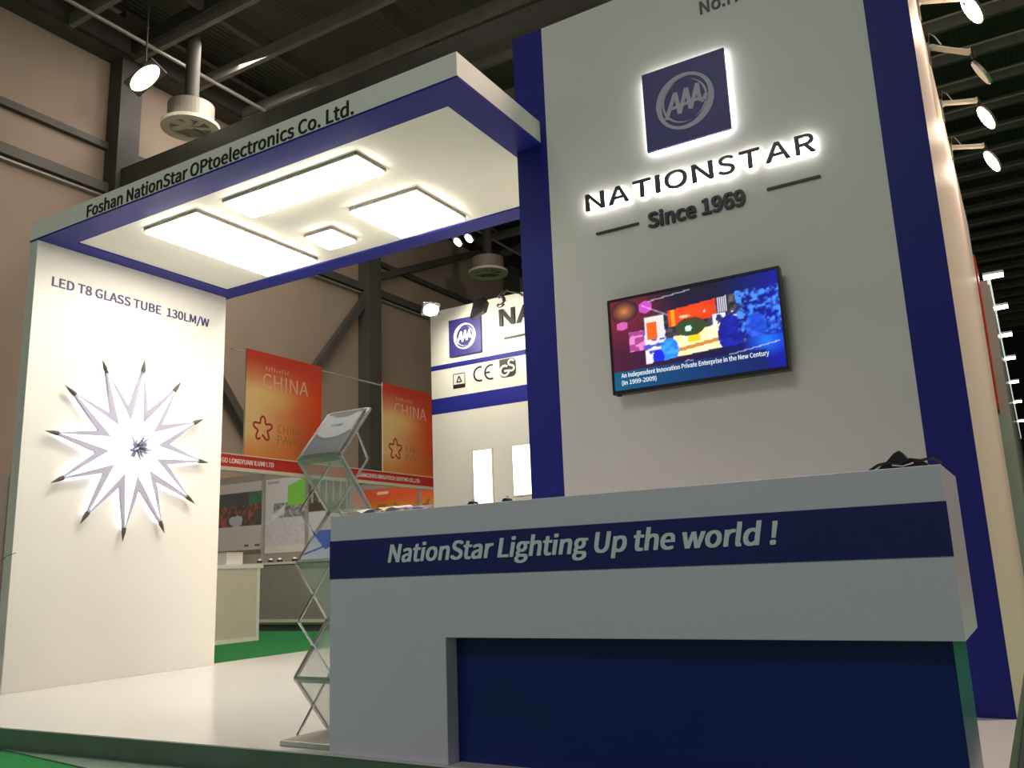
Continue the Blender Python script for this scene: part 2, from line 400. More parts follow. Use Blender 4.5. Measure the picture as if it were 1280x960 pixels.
'u':[212,[[88,-5,106,-2,122,5,137,16,151,30,152,30,154,0,181,0,181,190,149,190,149,55,136,41,124,31,111,25,97,23,81,26,70,35,64,51,62,74,62,190,29,190,29,70,33,38,44,14,62,0]]],
'v':[182,[[73,0,111,0,178,190,146,190,110,82,106,68,102,54,97,40,93,26,91,26,87,40,82,54,78,68,74,82,38,190,5,190]]],
'w':[281,[[62,0,99,0,126,102,130,116,133,129,136,143,139,157,141,157,144,143,147,129,151,116,154,103,181,0,220,0,272,190,241,190,213,80,210,67,207,53,205,40,202,27,200,27,197,40,193,53,190,67,187,80,157,190,126,190,96,80,93,67,89,53,86,40,83,27,82,27,79,40,76,53,73,67,70,80,42,190,9,190]]],
'y':[182,[[35,-82,61,-77,80,-63,95,-42,106,-16,178,190,147,190,112,85,97,31,95,31,90,44,86,58,81,72,76,85,38,190,5,190,81,0,77,-15,70,-31,60,-44,49,-53,34,-56,30,-55,26,-55,22,-54,19,-53,13,-78,18,-80,23,-81,29,-82]]],
' ':[78,[]]}


def word_mesh(chars, bold):
    """chars: (glyph, x, shear) in units of the capital height; bold strokes are overlaid, slightly shifted outlines"""
    bm = bmesh.new()
    shifts = [(0, 0)] if bold <= 0.001 else [(-bold, -bold * .5), (bold, -bold * .5), (-bold, bold * .5), (bold, bold * .5)]
    for k, (dx, dy) in enumerate(shifts):
        cu = bpy.data.curves.new('t', 'CURVE')
        cu.dimensions = '2D'
        cu.fill_mode = 'BOTH'
        cu.extrude = 0.5 + 0.035 * k
        for c, x, sh in chars:
            for flat in GLYPH[c][1]:
                n = len(flat) // 2
                sp = cu.splines.new('POLY')
                sp.points.add(n - 1)
                for i in range(n):
                    px, py = flat[2 * i] / 257.0, flat[2 * i + 1] / 257.0
                    sp.points[i].co = (x + dx + px + sh * py, py + dy, 0, 1)
                sp.use_cyclic_u = True
        o = bpy.data.objects.new('t', cu)
        COL.objects.link(o)
        dg = bpy.context.evaluated_depsgraph_get()
        me = bpy.data.meshes.new_from_object(o.evaluated_get(dg))
        bpy.data.objects.remove(o)
        bpy.data.curves.remove(cu)
        bm.from_mesh(me)
        bpy.data.meshes.remove(me)
    me = bpy.data.meshes.new('t')
    bm.to_mesh(me)
    bm.free()
    return me


def lettering(name, body, mt, parent, o, u, v, w, caph, depth=0.004, off=0.0005, bold=0.0, shear=0.0):
    """raised or printed writing, one part per word: left end at o, baseline along u, total width w, capital height caph"""
    words, cur, x = [], [], 0.0
    for c in body:
        if c == ' ':
            if cur:
                words.append(cur)
            cur = []
        else:
            cur.append((c, x, shear))
        x += GLYPH[c][0] / 257.0
    words.append(cur)
    mes = [word_mesh(k, bold) for k in words]
    x0 = min(q.co.x for me in mes for q in me.vertices)
    x1 = max(q.co.x for me in mes for q in me.vertices)
    sx = w / (x1 - x0)
    o, u, v = Vector(o), Vector(u), Vector(v)
    n = u.cross(v)
    ob = None
    for me in mes:
        for q in me.vertices:
            a, b, c = q.co
            q.co = o + u * ((a - x0) * sx) + v * (b * caph) + n * (off + (max(c, -0.5) + 0.5) * depth)
        me.name = name
        k = link_mesh(name, me, mt, parent)
        ob = ob or k
    return ob


def painted(name, fn, nx, ny, o, u, v, w, h, thick, parent=None, mt=None, origin=None, bend=None):
    """a printed sheet: picture fn(s, t) on the front, real thickness behind"""
    o, u, v = Vector(o), Vector(u), Vector(v)
    n = u.cross(v)
    vs, fs, cs = [], [], []
    for j in range(ny + 1):
        for i in range(nx + 1):
            s, t = i / nx, j / ny
            b = bend(s, t) if bend else 0.0
            vs.append(o + u * (s * w) + v * (t * h) + n * b)
            c = fn(s, t)
            cs.append((lin(max(0, min(255, c[0]))), lin(max(0, min(255, c[1]))), lin(max(0, min(255, c[2]))), 1))
    N = len(vs)
    vs += [p - n * thick for p in vs]
    cs += [(0.72, 0.72, 0.70, 1)] * N
    k = nx + 1
    for j in range(ny):
        for i in range(nx):
            a = j * k + i
            fs.append((a, a + 1, a + 1 + k, a + k))
            fs.append((N + a, N + a + k, N + a + 1 + k, N + a + 1))
    for i in range(nx):
        fs.append((i, N + i, N + i + 1, i + 1))
        a = ny * k + i
        fs.append((a, a + 1, N + a + 1, N + a))
    for j in range(ny):
        a = j * k
        fs.append((a, a + k, N + a + k, N + a))
        a = j * k + nx
        fs.append((a, N + a, N + a + k, a + k))
    me = bpy.data.meshes.new(name)
    me.from_pydata([tuple(p) for p in vs], [], fs)
    at = me.color_attributes.new('print', 'FLOAT_COLOR', 'POINT')
    for i, c in enumerate(cs):
        at.data[i].color = c
    return link_mesh(name, me, mt or M['print'], parent, origin)


def mix(a, b, t):
    t = max(0.0, min(1.0, t))
    return tuple(a[i] * (1 - t) + b[i] * t for i in range(3))


def hsh(x, y, k=0):
    q = math.sin(x * 127.1 + y * 311.7 + k * 74.7) * 43758.5453
    return q - math.floor(q)


def vnoise(x, y, k=0):
    i, j = math.floor(x), math.floor(y)
    f, g = x - i, y - j
    f, g = f * f * (3 - 2 * f), g * g * (3 - 2 * g)
    return ((hsh(i, j, k) * (1 - f) + hsh(i + 1, j, k) * f) * (1 - g)
            + (hsh(i, j + 1, k) * (1 - f) + hsh(i + 1, j + 1, k) * f) * g)


def stroke(mb, a, b, w, o, u, v, d0, d1):
    ax, ay = a
    bx, by = b
    l = math.hypot(bx - ax, by - ay)
    tx, ty = (bx - ax) / l, (by - ay) / l
    px, py = -ty * w / 2, tx * w / 2
    mb.prism([(ax - px, ay - py), (bx - px, by - py), (bx + px, by + py), (ax + px, ay + py)], o, u, v, d0, d1)


def arc_band(mb, c, rx, ry, w0, a0, a1, o, u, v, d0, d1, n=28, wfn=None):
    """band along an ellipse arc made of quads"""
    o, u, v = Vector(o), Vector(u), Vector(v)
    nn = u.cross(v)
    rows = []
    for i in range(n + 1):
        a = math.radians(a0 + (a1 - a0) * i / n)
        w = wfn(i / n) if wfn else w0
        ca, sa = math.cos(a), math.sin(a)
        p = []
        for rr in (0.0, w):
            q = o + u * (c[0] + (rx - rr) * ca) + v * (c[1] + (ry - rr) * sa)
            p += [mb.bm.verts.new(q + nn * d0), mb.bm.verts.new(q + nn * d1)]
        rows.append(p)
    for i in range(n):
        A, B = rows[i], rows[i + 1]
        for q in ((A[1], B[1], B[3], A[3]), (A[0], A[2], B[2], B[0]), (A[0], B[0], B[1], A[1]), (A[2], A[3], B[3], B[2])):
            mb.bm.faces.new(q)
    closed = abs(abs(a1 - a0) - 360) < 1e-3
    if not closed:
        for p in (rows[0], rows[-1]):
            mb.bm.faces.new((p[0], p[1], p[3], p[2]))


def emblem(parent, mt, o, u, v, s, d0, d1):
    """ring with three slanted letters A; o is the centre, s the half size of the square"""
    r = MB()
    arc_band(r, (0, 0), 0.70 * s, 0.70 * s, 0, 20, 380, o, u, v, d0, d1, 64,
             lambda t: s * (0.075 + 0.085 * (0.5 + 0.5 * math.cos(2 * math.pi * (t - 0.36) * 2))))
    arc_band(r, (0.02 * s, 0.01 * s), 0.52 * s, 0.52 * s, 0, -70, 75, o, u, v, d0, d1, 24,
             lambda t: s * 0.05 * math.sin(math.pi * t) + 0.002 * s)
    arc_band(r, (-0.02 * s, 0), 0.53 * s, 0.53 * s, 0, 110, 290, o, u, v, d0, d1, 24,
             lambda t: s * 0.05 * math.sin(math.pi * t) + 0.002 * s)
    r.build('emblem_ring', mt, parent)
    l = MB()
    w = 0.10 * s
    e = [0]

    def st_(a, b, k=1.0):
        e[0] += 1
        stroke(l, (a[0] * s, a[1] * s), (b[0] * s, b[1] * s), w * k, o, u, v, d0, d1 + 0.00025 * e[0])
    foot = (-0.47, -0.34)
    for k in range(3):
        ap = (-0.21 + 0.27 * k, 0.27 + 0.03 * k)
        dn = (-0.14 + 0.27 * k, -0.29 + 0.04 * k)
        st_(foot, ap)
        if k < 2:
            st_(ap, dn)
        st_((-0.38 + 0.27 * k, -0.12 + .02 * k), (-0.15 + 0.27 * k, -0.09 + .02 * k), 0.75)
        foot = dn
    pts = [ap, (0.34, 0.06), (0.38, -0.13), (0.45, -0.13), (0.52, 0.0)]
    for a, b in zip(pts, pts[1:]):
        st_(a, b)
    l.build('emblem_letters', mt, parent)


# ================================================================== the hall (structure)
def struct(o):
    o['kind'] = 'structure'
    return o


struct(MB().box(-12.7, 26, -10, 60, -0.2, -0.1).build('floor', M['carpet']))
struct(MB().box(-12.8, -12.6, -6, 60, -0.1, 10.6).build('wall_left', M['hall']))
struct(MB().box(-12.8, 26, 60, 60.2, -0.1, 10.6).build('wall_back', M['steel']))
struct(MB().box(-12.8, 26, -10, 60.2, 10.6, 10.75).build('ceiling', M['roof']))
tn = [0]


def trim(mb, mt):
    tn[0] += 1
    return struct(mb.build('trim_%d' % tn[0], mt))


for y in (8.25, 14.66, 21.1, 27.5):
    trim(MB().box(-12.59, -12.25, y - 0.20, y + 0.20, -0.1, 10.4), M['steel'])          # columns
    if y < 9:
        trim(MB().bar((-12.3, y, 7.32), (14.0, y, 6.88), 0.22, 0.30), M['steel'])       # bottom chord
    else:
        trim(MB().bar((-12.45, y + 0.15, 7.45), (-12.45, y + 5.8, 9.95), 0.14, 0.16), M['steel'])
    trim(MB().bar((-12.3, y, 9.75), (14.0, y, 10.3), 0.2, 0.25), M['steel'])            # rafter
    if y > 9:
        trim(MB().bar((-12.45, y - 0.1, 6.9), (-12.45, y - 3.25, 3.1), 0.14, 0.16), M['steel'])
    if y < 9:
        trim(MB().bar((-12.45, y + 0.1, 6.9), (-12.45, y + 3.2, 3.1), 0.14, 0.16), M['steel'])
trim(MB().box(-12.6, -12.42, -5, 45, 7.05, 7.22), M['steel'])
trim(MB().box(-12.6, -12.5, -5, 45, 7.00, 7.035), M['pipe'])
trim(MB().box(-12.6, -12.5, -5, 45, 7.86, 7.98), M['steel'])
trim(MB().box(-9.17, -9.155, 7.9, 13.2, 3.80, 3.825), M['pipe'])
trim(MB().box(-12.6, -12.2, -5, 45, 9.5, 10.2), M['steel'])
trim(MB().tube([(-11.62, 4.0, 9.5), (-11.62, 11.1, 9.5)], 0.035), M['pipe'])
trim(MB().tube([(-11.62, 11.6, 9.48), (-11.62, 30, 9.48)], 0.03), M['pipe'])
for x in (-10.4, -8.0, -5.6, -3.2, -0.8):
    trim(MB().box(x - 0.06, x + 0.06, 3, 46, 9.72, 9.95), M['steel'])
for k in range(30):
    y = 4.7 + 1.19 * k
    trim(MB().box(-12.2, 12, y - 0.045, y + 0.045, 9.50, 9.72), M['purlin'])
    if k > 7:
        trim(MB().tube([(-2, y + 0.5, 9.35), (12, y + 0.5, 9.35)], 0.022, 6), M['pipe'])

# ================================================================== the stand's platform
pl = thing('platform', 'low platform with glossy white floor carrying the whole blue and white stand', 'platform', (-3.15, 6.0, -0.1))
front = [(-6.26, 2.565), (-2.55, 2.741), (-0.195, 2.741)]
poly = front + [(-0.195, 10.0), (-6.16, 10.0)]
MB().prism(poly, (0, 0, 0), X, Y, -0.006, 0.0).build('floor_top', M['floor_white'], pl)
MB().prism([(x, y + 0.004) if i < 3 else (x - (0.004 if x > -1 else -0.004), y - 0.004) for i, (x, y) in enumerate(poly)],
           (0, 0, 0), X, Y, -0.1, -0.006).build('platform_side', M['platform_edge'], pl)
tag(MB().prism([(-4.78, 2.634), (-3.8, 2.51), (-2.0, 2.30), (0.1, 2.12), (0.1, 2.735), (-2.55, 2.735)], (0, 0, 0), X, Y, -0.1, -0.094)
    .build('front_strip', M['platform_edge'], None, (-3.0, 2.6, -0.1)),  # thin darker sheet lying in front of the platform
    'dark green strip along the front foot of the platform', 'carpet')
tag(MB().box(-0.19, -0.075, 2.74, 10.5, -0.1, -0.092).build('aisle_mat', M['aisle_grey'], None, (-0.12, 6, -0.1)),
    'dark grey strip of matting along the right side of the platform', 'mat')

# ================================================================== left display wall
XL = -6.12
dw = thing('display_wall', 'tall white wall on the left of the stand with glass tube lettering', 'wall', (-6.19, 4.3, 0))
dw['kind'] = 'thing'
MB().box(-6.22, XL, 3.425, 5.2, 0, 3.243).build('wall_panel', M['white'], dw, bevel=0.003)
lettering('lettering', 'LED T8 GLASS TUBE  130LM/W', M['navy_ink'], dw, (XL, 3.556, 2.918), Y, Z, 1.46, 0.072, 0.003, bold=0.03)

# star lamp --------------------------------------------------------
SY, SZ = 4.291, 1.748
st = thing('star_lamp', 'big glowing twelve pointed star lamp on the tall white left wall', 'lamp', (XL, SY, SZ))
NS = 12


def pol(r, a):
    a = math.radians(a)
    return (SY + r * math.cos(a), SZ + r * math.sin(a))


A0 = -4.3


def star_poly(ro, ri):
    out = []
    for k in range(NS):
        out.append(pol(ro, A0 + 30 * k))
        out.append(pol(ri, A0 + 15.5 + 30 * k))
    return out


MB().prism(star_poly(0.65, 0.31), (XL, 0, 0), Y, Z, 0.022, 0.030).build('back_light', M['star_back'], st)
MB().prism(star_poly(0.665, 0.332), (XL, 0, 0), Y, Z, 0.032, 0.058).build('star_body', M['lavender'], st)
for k in range(NS):
    a = A0 + 30 * k
    mb = MB()
    c = (XL + 0.080, SY, SZ)
    tip = pol(0.615, a)
    l, r = pol(0.216, a - 14.5), pol(0.216, a + 15.5)
    mid = pol(0.30, a)
    ti = (XL + 0.062, tip[0], tip[1])
    li, ri = (XL + 0.060, l[0], l[1]), (XL + 0.060, r[0], r[1])
    mi = (XL + 0.078, mid[0], mid[1])
    mb.face([c, li, mi]); mb.face([c, mi, ri]); mb.face([li, ti, mi]); mb.face([mi, ti, ri])
    mb.face([li, ri, ti]); mb.face([c, ri, li])
    sp = mb.build('spike', M['tube_light'], st)
    p0, p1 = pol(0.63, a), pol(0.735, a)
    MB().tube([(XL + 0.050, p0[0], p0[1]), (XL + 0.052, *pol(0.665, a)), (XL + 0.054, p1[0], p1[1])], [0.018, 0.016, 0.001], 8).build('spike_tip', M['steel'], sp)
mb = MB()
for k in range(90):
    th, ph = random.uniform(0, 2 * math.pi), random.uniform(0.0, 1.35)
    d = Vector((math.cos(ph), math.sin(ph) * math.cos(th), math.sin(ph) * math.sin(th)))
    b = Vector((XL + 0.078, SY, SZ))
    L = random.uniform(0.08, 0.14)
    mb.tube([b, b + d * L * 0.6, b + d * L], [0.010, 0.008, 0.002], 5)
mb.build('centre_cluster', M['lavender'], st)

# ================================================================== canopy with LED panels
ZC, ZT = 3.243, 3.40
cp = thing('canopy', 'flat canopy with blue border joining the left wall to the tower', 'canopy', (-4.28, 4.3, ZC))
outer = [(-6.22, 3.425), (-2.30, 3.425), (-2.30, 4.331), (-2.472, 4.331), (-2.472, 5.24), (-6.22, 5.24)]
MB().prism(outer, (0, 0, 0), X, Y, ZC + 0.012, ZT).build('slab', M['soffit'], cp)
ix0, ix1, iy0, iy1 = -5.957, -2.505, 3.632, 5.065
b = MB()
b.box(-6.222, -2.298, 3.423, iy0, ZC, ZC + 0.014)
b.box(-6.222, -2.472, iy1, 5.242, ZC, ZC + 0.014)
b.box(-6.222, ix0, iy0, iy1, ZC, ZC + 0.014)
b.box(ix1, -2.298, iy0, 4.331, ZC, ZC + 0.014)
b.box(ix1, -2.473, 4.331, iy1, ZC, ZC + 0.014)
b.build('border', M['blue'], cp)
lettering('lettering', 'Foshan NationStar OPtoelectronics Co. Ltd.', M['dark'], cp, (-5.52, 3.425, 3.268), X, Z, 2.505, 0.088, 0.004, bold=0.025)


def led_panel(x0, x1, y0, y1, label):
    zt = ZC + 0.011
    t = thing('led_panel', label, 'ceiling light', ((x0 + x1) / 2, (y0 + y1) / 2, zt), 'light panels under the canopy')
    f = MB()
    w, h = 0.010, 0.024
    z0 = zt - h
    f.box(x0, x1, y0, y0 + w, z0, zt); f.box(x0, x1, y1 - w, y1, z0, zt)
    f.box(x0, x0 + w, y0 + w, y1 - w, z0, zt); f.box(x1 - w, x1, y0 + w, y1 - w, z0, zt)
    f.build('panel_frame', M['frame'], t)
    MB().box(x0 + w, x1 - w, y0 + w, y1 - w, z0 - 0.018, zt - 0.004).build('diffuser', M['panel_light'], t)


led_panel(-5.335, -4.757, 3.755, 4.965, 'largest glowing light panel, under the left end of the canopy')
led_panel(-4.494, -3.285, 3.756, 4.042, 'long narrow glowing light panel near the front edge of the canopy')
led_panel(-3.890, -3.290, 4.370, 4.965, 'large square glowing light panel under the canopy nearest the tower')
led_panel(-4.495, -4.215, 4.538, 4.825, 'smallest square light panel in the middle of the canopy')

# ================================================================== sign tower
YT = 4.333
XR = -0.195
TZ = 4.035
tw = thing('sign_tower', 'tall white and blue tower behind the counter carrying screen and signs', 'tower', (-1.33, YT, 0))
MB().box(-2.47, XR - 0.006, YT + 0.0126, 5.6, 0, TZ - 0.002).build('tower_body', M['white'], tw)
MB().box(-2.258, -0.394, YT, YT + 0.0125, 0, TZ).build('front_panel', M['white'], tw)
MB().box(-2.472, -2.258, YT, YT + 0.0125, 0, TZ).build('blue_border', M['blue'], tw)
MB().box(-0.394, XR + 0.002, YT, YT + 0.0125, 0, TZ).build('blue_border', M['blue'], tw)
MB().box(XR - 0.10, XR - 0.006, 5.6, 9.75, 0.0, TZ - 0.002).build('rear_panel', M['white'], tw)
MB().box(XR - 0.006, XR, YT + 0.0126, 9.75, 0.0, TZ).build('side_panel', M['blush'], tw)
lettering('lettering', 'No:H', M['dark'], tw, (-1.237, YT, 3.727), X, Z, 0.215, 0.078, 0.004, bold=0.03)
MB().box(-2.40, -2.39, YT - 0.004, YT, 0.87, 0.878).build('pilot_light', M['led_blue'], tw)
MB().box(-2.375, -2.367, YT - 0.004, YT, 0.87, 0.876).build('pilot_light', M['led_blue'], tw)

# backlit square emblem sign
SX, SZ2, SH = -1.3575, 3.210, 0.2415
lg = thing('emblem_sign', 'square indigo sign with ringed emblem glowing around its edges on tower', 'sign', (SX, YT, SZ2))
MB().box(SX - SH + 0.02, SX + SH - 0.02, YT - 0.016, YT - 0.001, SZ2 - SH + 0.02, SZ2 + SH - 0.02).build('stand_off', M['frame'], lg)
e = MB()
for (x0, x1, z0, z1) in ((-SH + .006, SH - .006, SH - .018, SH - .006), (-SH + .006, SH - .006, -SH + .006, -SH + .018),
                         (-SH + .006, -SH + .018, -SH + .018, SH - .018), (SH - .018, SH - .006, -SH + .018, SH - .018)):
    e.box(SX + x0, SX + x1, YT - 0.022, YT - 0.010, SZ2 + z0, SZ2 + z1)
e.build('edge_light', M['halo_light'], lg)
MB().box(SX - SH, SX + SH, YT - 0.042, YT - 0.0225, SZ2 - SH, SZ2 + SH).build('sign_face', M['sign_blue'], lg)
emblem(lg, M['emblem_grey'], (SX, YT - 0.042, SZ2), X, Z, SH, 0.0004, 0.0024)

# backlit lettering, each letter a part with its own light behind
nl = thing('illuminated_lettering', 'halo lit dark capital letters spelling the company name on tower', 'sign', (-1.35, YT, 2.715))
word = 'NATIONSTAR'
wd = {'N': .118, 'A': .126, 'T': .108, 'I': .026, 'O': .132, 'S': .092, 'R': .098}
tot = sum(wd[c] for c in word)
gap = (1.300 - tot) / (len(word) - 1)
x = -2.003
for c in word:
    w = wd[c]
    L = lettering('letter', c, M['dark'], nl, (x, YT, 2.716), X, Z, w, 0.100, 0.016, 0.026, bold=0.015)
    lettering('letter_light', c, M['halo_light'], L, (x + 0.002, YT, 2.718), X, Z, w - 0.004, 0.096, 0.012, 0.010)
    x += w + gap

sn = thing('since_sign', 'dark raised Since 1969 lettering between two bars on tower', 'sign', (-1.36, YT, 2.53))
lettering('lettering', 'Since 1969', M['dark'], sn, (-1.640, YT, 2.533), X, Z, 0.552, 0.085, 0.012, bold=0.055)
MB().box(-1.962, -1.696, YT - 0.012, YT - 0.0005, 2.570, 2.582).build('rule_bar', M['dark'], sn)
MB().box(-0.972, -0.701, YT - 0.012, YT - 0.0005, 2.579, 2.591).build('rule_bar', M['dark'], sn)

# television ------------------------------------------------------
TX0, TX1, TZ0, TZ1 = -1.884, -0.937, 1.596, 2.132
tv = thing('television', 'flat television showing a blue and red slide on the tower', 'television', (-1.41, YT, 1.864))
MB().box(-1.62, -1.20, YT - 0.045, YT - 0.0005, 1.72, 2.0).build('wall_bracket', M['frame'], tv)
f = MB()
bz = 0.013
f.box(TX0, TX1, YT - 0.085, YT - 0.04, TZ0, TZ1)
f.box(TX0, TX1, YT - 0.092, YT - 0.085, TZ1 - bz, TZ1); f.box(TX0, TX1, YT - 0.092, YT - 0.085, TZ0, TZ0 + bz * 1.5)
f.box(TX0, TX0 + bz, YT - 0.092, YT - 0.085, TZ0 + bz * 1.5, TZ1 - bz); f.box(TX1 - bz, TX1, YT - 0.092, YT - 0.085, TZ0 + bz * 1.5, TZ1 - bz)
f.build('bezel', M['black'], tv)
MB().box(TX0 + 0.02, TX0 + 0.04, YT - 0.08, YT - 0.06, TZ0 - 0.008, TZ0).build('sensor_foot', M['black'], tv)


def tv_pic(s, t):
    n = vnoise(s * 9, t * 7, 1)
    n2 = vnoise(s * 38, t * 30, 2)
    c = mix((74, 22, 48), (14, 18, 70), s * 1.3)
    c = mix(c, (20, 24, 30), max(0, (t - 0.72) * 3) * (1 - abs(s - 0.42) * 1.5))
    if s > 0.68:
        c = mix(c, (10, 26, 168), (s - 0.66) * 3.4 * (1.1 - abs(t - 0.45)))
    g = math.hypot((s - 0.09) / 1.0, (t - 0.87) / 1.4)
    c = mix(c, (200, 130, 60), 1 - g / 0.09) if g < 0.09 else mix(c, (150, 40, 50), max(0, 0.75 - g * 2.2))
    g = math.hypot(s - 0.91, (t - 0.30) * 0.7)
    c = mix(c, (30, 120, 250), max(0, 1 - g / 0.14))
    if abs(s - 0.225) < 0.042 and abs(t - 0.875) < 0.075 - abs(s - 0.225) * 0.9:
        c = (196, 74, 190)
    if abs(s - 0.07) < 0.035 and abs(t - 0.71) < 0.05 - abs(s - 0.07) * 0.6:
        c = (205, 90, 170)
    if 0.11 < s < 0.205 and 0.40 < t < 0.63:
        c = mix((150, 50, 120), (228, 130, 200), 1.0 if n2 > 0.6 else 0.2)
    # the meeting photograph in the middle
    tb, tt = 0.245 + (s - 0.2) * 0.10, 0.76 + (s - 0.2) * 0.14
    if 0.205 < s < 0.80 and tb < t < tt:
        p = mix((24, 26, 34), (110, 100, 110), n2)
        if t < 0.62 and s < 0.34:
            p = mix((40, 60, 190), (225, 225, 245), 1.0 if n2 > 0.45 else 0.15)
        if 0.212 < s < 0.335 and 0.50 < t < 0.76:
            p = (225, 218, 215) if not (0.225 < s < 0.285 and t < 0.70) else (232, 96, 26)
        if 0.36 < s < 0.645 and 0.605 + (s - .36) * .1 < t < 0.80 + (s - .36) * .15:
            p = mix((214, 44, 20), (236, 84, 30), n)
            if abs(t - 0.68 - (s - .36) * .12) < 0.014 and 0.42 < s < 0.58 and n2 > 0.4:
                p = (250, 190, 150)
            if abs(s - 0.39) < 0.012:
                p = (240, 150, 30)
        if 0.65 < s < 0.72 and 0.66 < t < 0.86:
            p = mix((40, 40, 60), (215, 215, 235), 1.0 if math.sin(s * 500) > 0 else 0)
        if 0.62 < s < 0.80 and 0.50 < t < 0.66:
            p = mix((30, 30, 80), (225, 225, 250), 1.0 if n2 > 0.52 else 0.1)
        if 0.385 < s < 0.70 and 0.27 + (s - .385) * .1 < t < 0.49 + (s - .385) * .22:
            p = mix((242, 226, 150), (255, 250, 225), n2)
            if abs(t - 0.335 - (s - .385) * .2) < 0.02:
                p = (206, 134, 60)
            if 0.47 < s < 0.54 and t > 0.40:
                p = (236, 206, 30)
        g = math.hypot((s - 0.49) / 0.09, (t - 0.57) / 0.10)
        if g < 1:
            p = mix((26, 84, 40), (110, 40, 46), n2 * g)
            if math.hypot((s - 0.475) / .02, (t - 0.555) / .035) < 1:
                p = (210, 240, 215)
        g = math.hypot((s - 0.355) / 0.055, (t - 0.36) / 0.13)
        if g < 1 and t > 0.245:
            p = mix((30, 110, 225), (70, 170, 250), n2)
        if math.hypot((s - 0.285) / .035, (t - 0.30) / 0.09) < 1:
            p = (24, 40, 210)
        g = math.hypot((s - 0.72) / 0.075, (t - 0.42) / 0.20)
        if g < 1:
            p = mix((12, 12, 110), (30, 40, 190), n2)
        c = p
    if s > 0.76 and 0.34 < t < 0.86:
        q = 0.5 * vnoise(s * 30, t * 20, 5) + 0.5 * vnoise(s * 70, t * 44, 6)
        c = mix(mix(c, (12, 20, 120), 0.5), (70, 140, 250), max(0, (q - 0.42) * 3.2))
        if math.hypot((s - 0.86) / 0.06, (t - 0.46) / 0.13) < 1:
            c = mix((22, 60, 190), (50, 110, 240), n2)
    # thin network lines
    for (a0, b0, a1, b1) in ((0.30, 0.10, 0.46, 0.22), (0.46, 0.22, 0.55, 0.17), (0.55, 0.17, 0.98, 0.27), (0.2, 0.9, 0.36, 0.74), (0.24, 0.93, 0.5, 0.97)):
        if a0 <= s <= a1 and abs(t - (b0 + (b1 - b0) * (s - a0) / (a1 - a0))) < 0.006:
            c = mix(c, (220, 220, 240), 0.6)
    if t < 0.205 and not (s > 0.9):
        c = mix((14, 84, 118), (12, 30, 96), s * 1.1)
    return c


painted('screen', tv_pic, 176, 100, (TX0 + bz, YT - 0.086, TZ0 + bz * 1.5), X, Z, TX1 - TX0 - 2 * bz, TZ1 - TZ0 - 2.5 * bz, 0.001, tv, M['screen'])
lettering('caption', 'An Independent Innovation Private Enterprise in the New Century', M['caption'], tv, (TX0 + 0.055, YT - 0.086, 1.685), X, Z, 0.80, 0.024, 0.001, bold=0.02)
lettering('caption', '(In 1999-2009)', M['caption'], tv, (TX0 + 0.055, YT - 0.086, 1.645), X, Z, 0.20, 0.023, 0.001, bold=0.02)

# ================================================================== reception counter
YC = 2.755
CX0, CX1, CYB = -2.553, -0.217, 3.255
ct = thing('reception_counter', 'white reception counter with blue band and italic slogan', 'counter', (-1.385, YC, 0))
body = [(CX0, 0.0), (-1.971, 0.0), (-1.971, 0.449), (CX1, 0.449), (CX1, 0.939), (CX0, 0.939)]
MB().prism(body, (0, YC, 0), X, Z, -(CYB - YC), 0.0).build('counter_body', M['gloss_white'], ct, bevel=0.002)
MB().box(CX0 - 0.0005, CX1 + 0.0005, YC - 0.003, YC + 0.001, 0.680, 0.834).build('blue_band', M['gloss_blue'], ct)
MB().box(-1.9705, -0.257, YC + 0.07, CYB, 0.0, 0.4485).build('plinth', M['gloss_blue'], ct)
lettering('slogan', 'NationStar Lighting Up the world !', M['grey_letter'], ct, (-2.241, YC - 0.003, 0.737), X, Z, 1.548, 0.0675, 0.003, bold=0.045, shear=0.2)

# things lying on the counter
def curl(h, k):
    return lambda s, t: h * (0.25 + 0.75 * abs(math.sin(math.pi * (s * k + 0.2)))) * (0.6 + 0.4 * t)


def leaflet(x, y, w, h, lift, label, fn):
    o = painted('leaflet', fn, 14, 6, (x, y, 0.9405), X, Y, w, h, 0.0008, None, None, (x, y, 0.9405), curl(lift, 1.6))
    tag(o, label, 'leaflet', 'papers on the counter')


leaflet(-2.50, 2.80, 0.16, 0.11, 0.030, 'leftmost white leaflet curling up on counter beside brochure stand', lambda s, t: (235, 232, 225))
leaflet(-2.36, 2.80, 0.12, 0.12, 0.034, 'pale leaflet on counter just right of the brochure stand', lambda s, t: (238, 225, 170) if s < .6 else (240, 240, 236))
leaflet(-2.23, 2.82, 0.10, 0.10, 0.026, 'lilac tinted leaflet below the orange poster on counter', lambda s, t: (140, 130, 190))
for bx, lab in ((-1.945, 'small black clip on counter below the left glowing wall panel'), (-1.782, 'small black clip on counter below the right glowing wall panel')):
    t = thing('paper_clip', lab, 'clip', (bx, 2.93, 0.939), 'black clips on the counter')
    MB().prism([(-0.026, 0), (0.026, 0), (0.008, 0.026), (-0.008, 0.026)], (bx, 2.93, 0.939), X, Z, -0.02, 0.02).build('clip_body', M['black'], t)
    MB().tube([(bx - 0.006, 2.93, 0.964), (bx - 0.004, 2.93, 0.974), (bx + 0.004, 2.93, 0.974), (bx + 0.006, 2.93, 0.964)], 0.0015, 6).build('clip_wire', M['chrome'], t)
bn = thing('cable_bundle', 'small dark bundle with trailing lead on right end of counter', 'bundle', (-0.34, 2.92, 0.939))
mb = MB()
pts = [(-0.425, 0.0), (-0.40, 0.018), (-0.385, 0.028), (-0.355, 0.058), (-0.338, 0.066), (-0.33, 0.058), (-0.315, 0.034), (-0.29, 0.030), (-0.27, 0.024), (-0.25, 0.006), (-0.25, 0)]
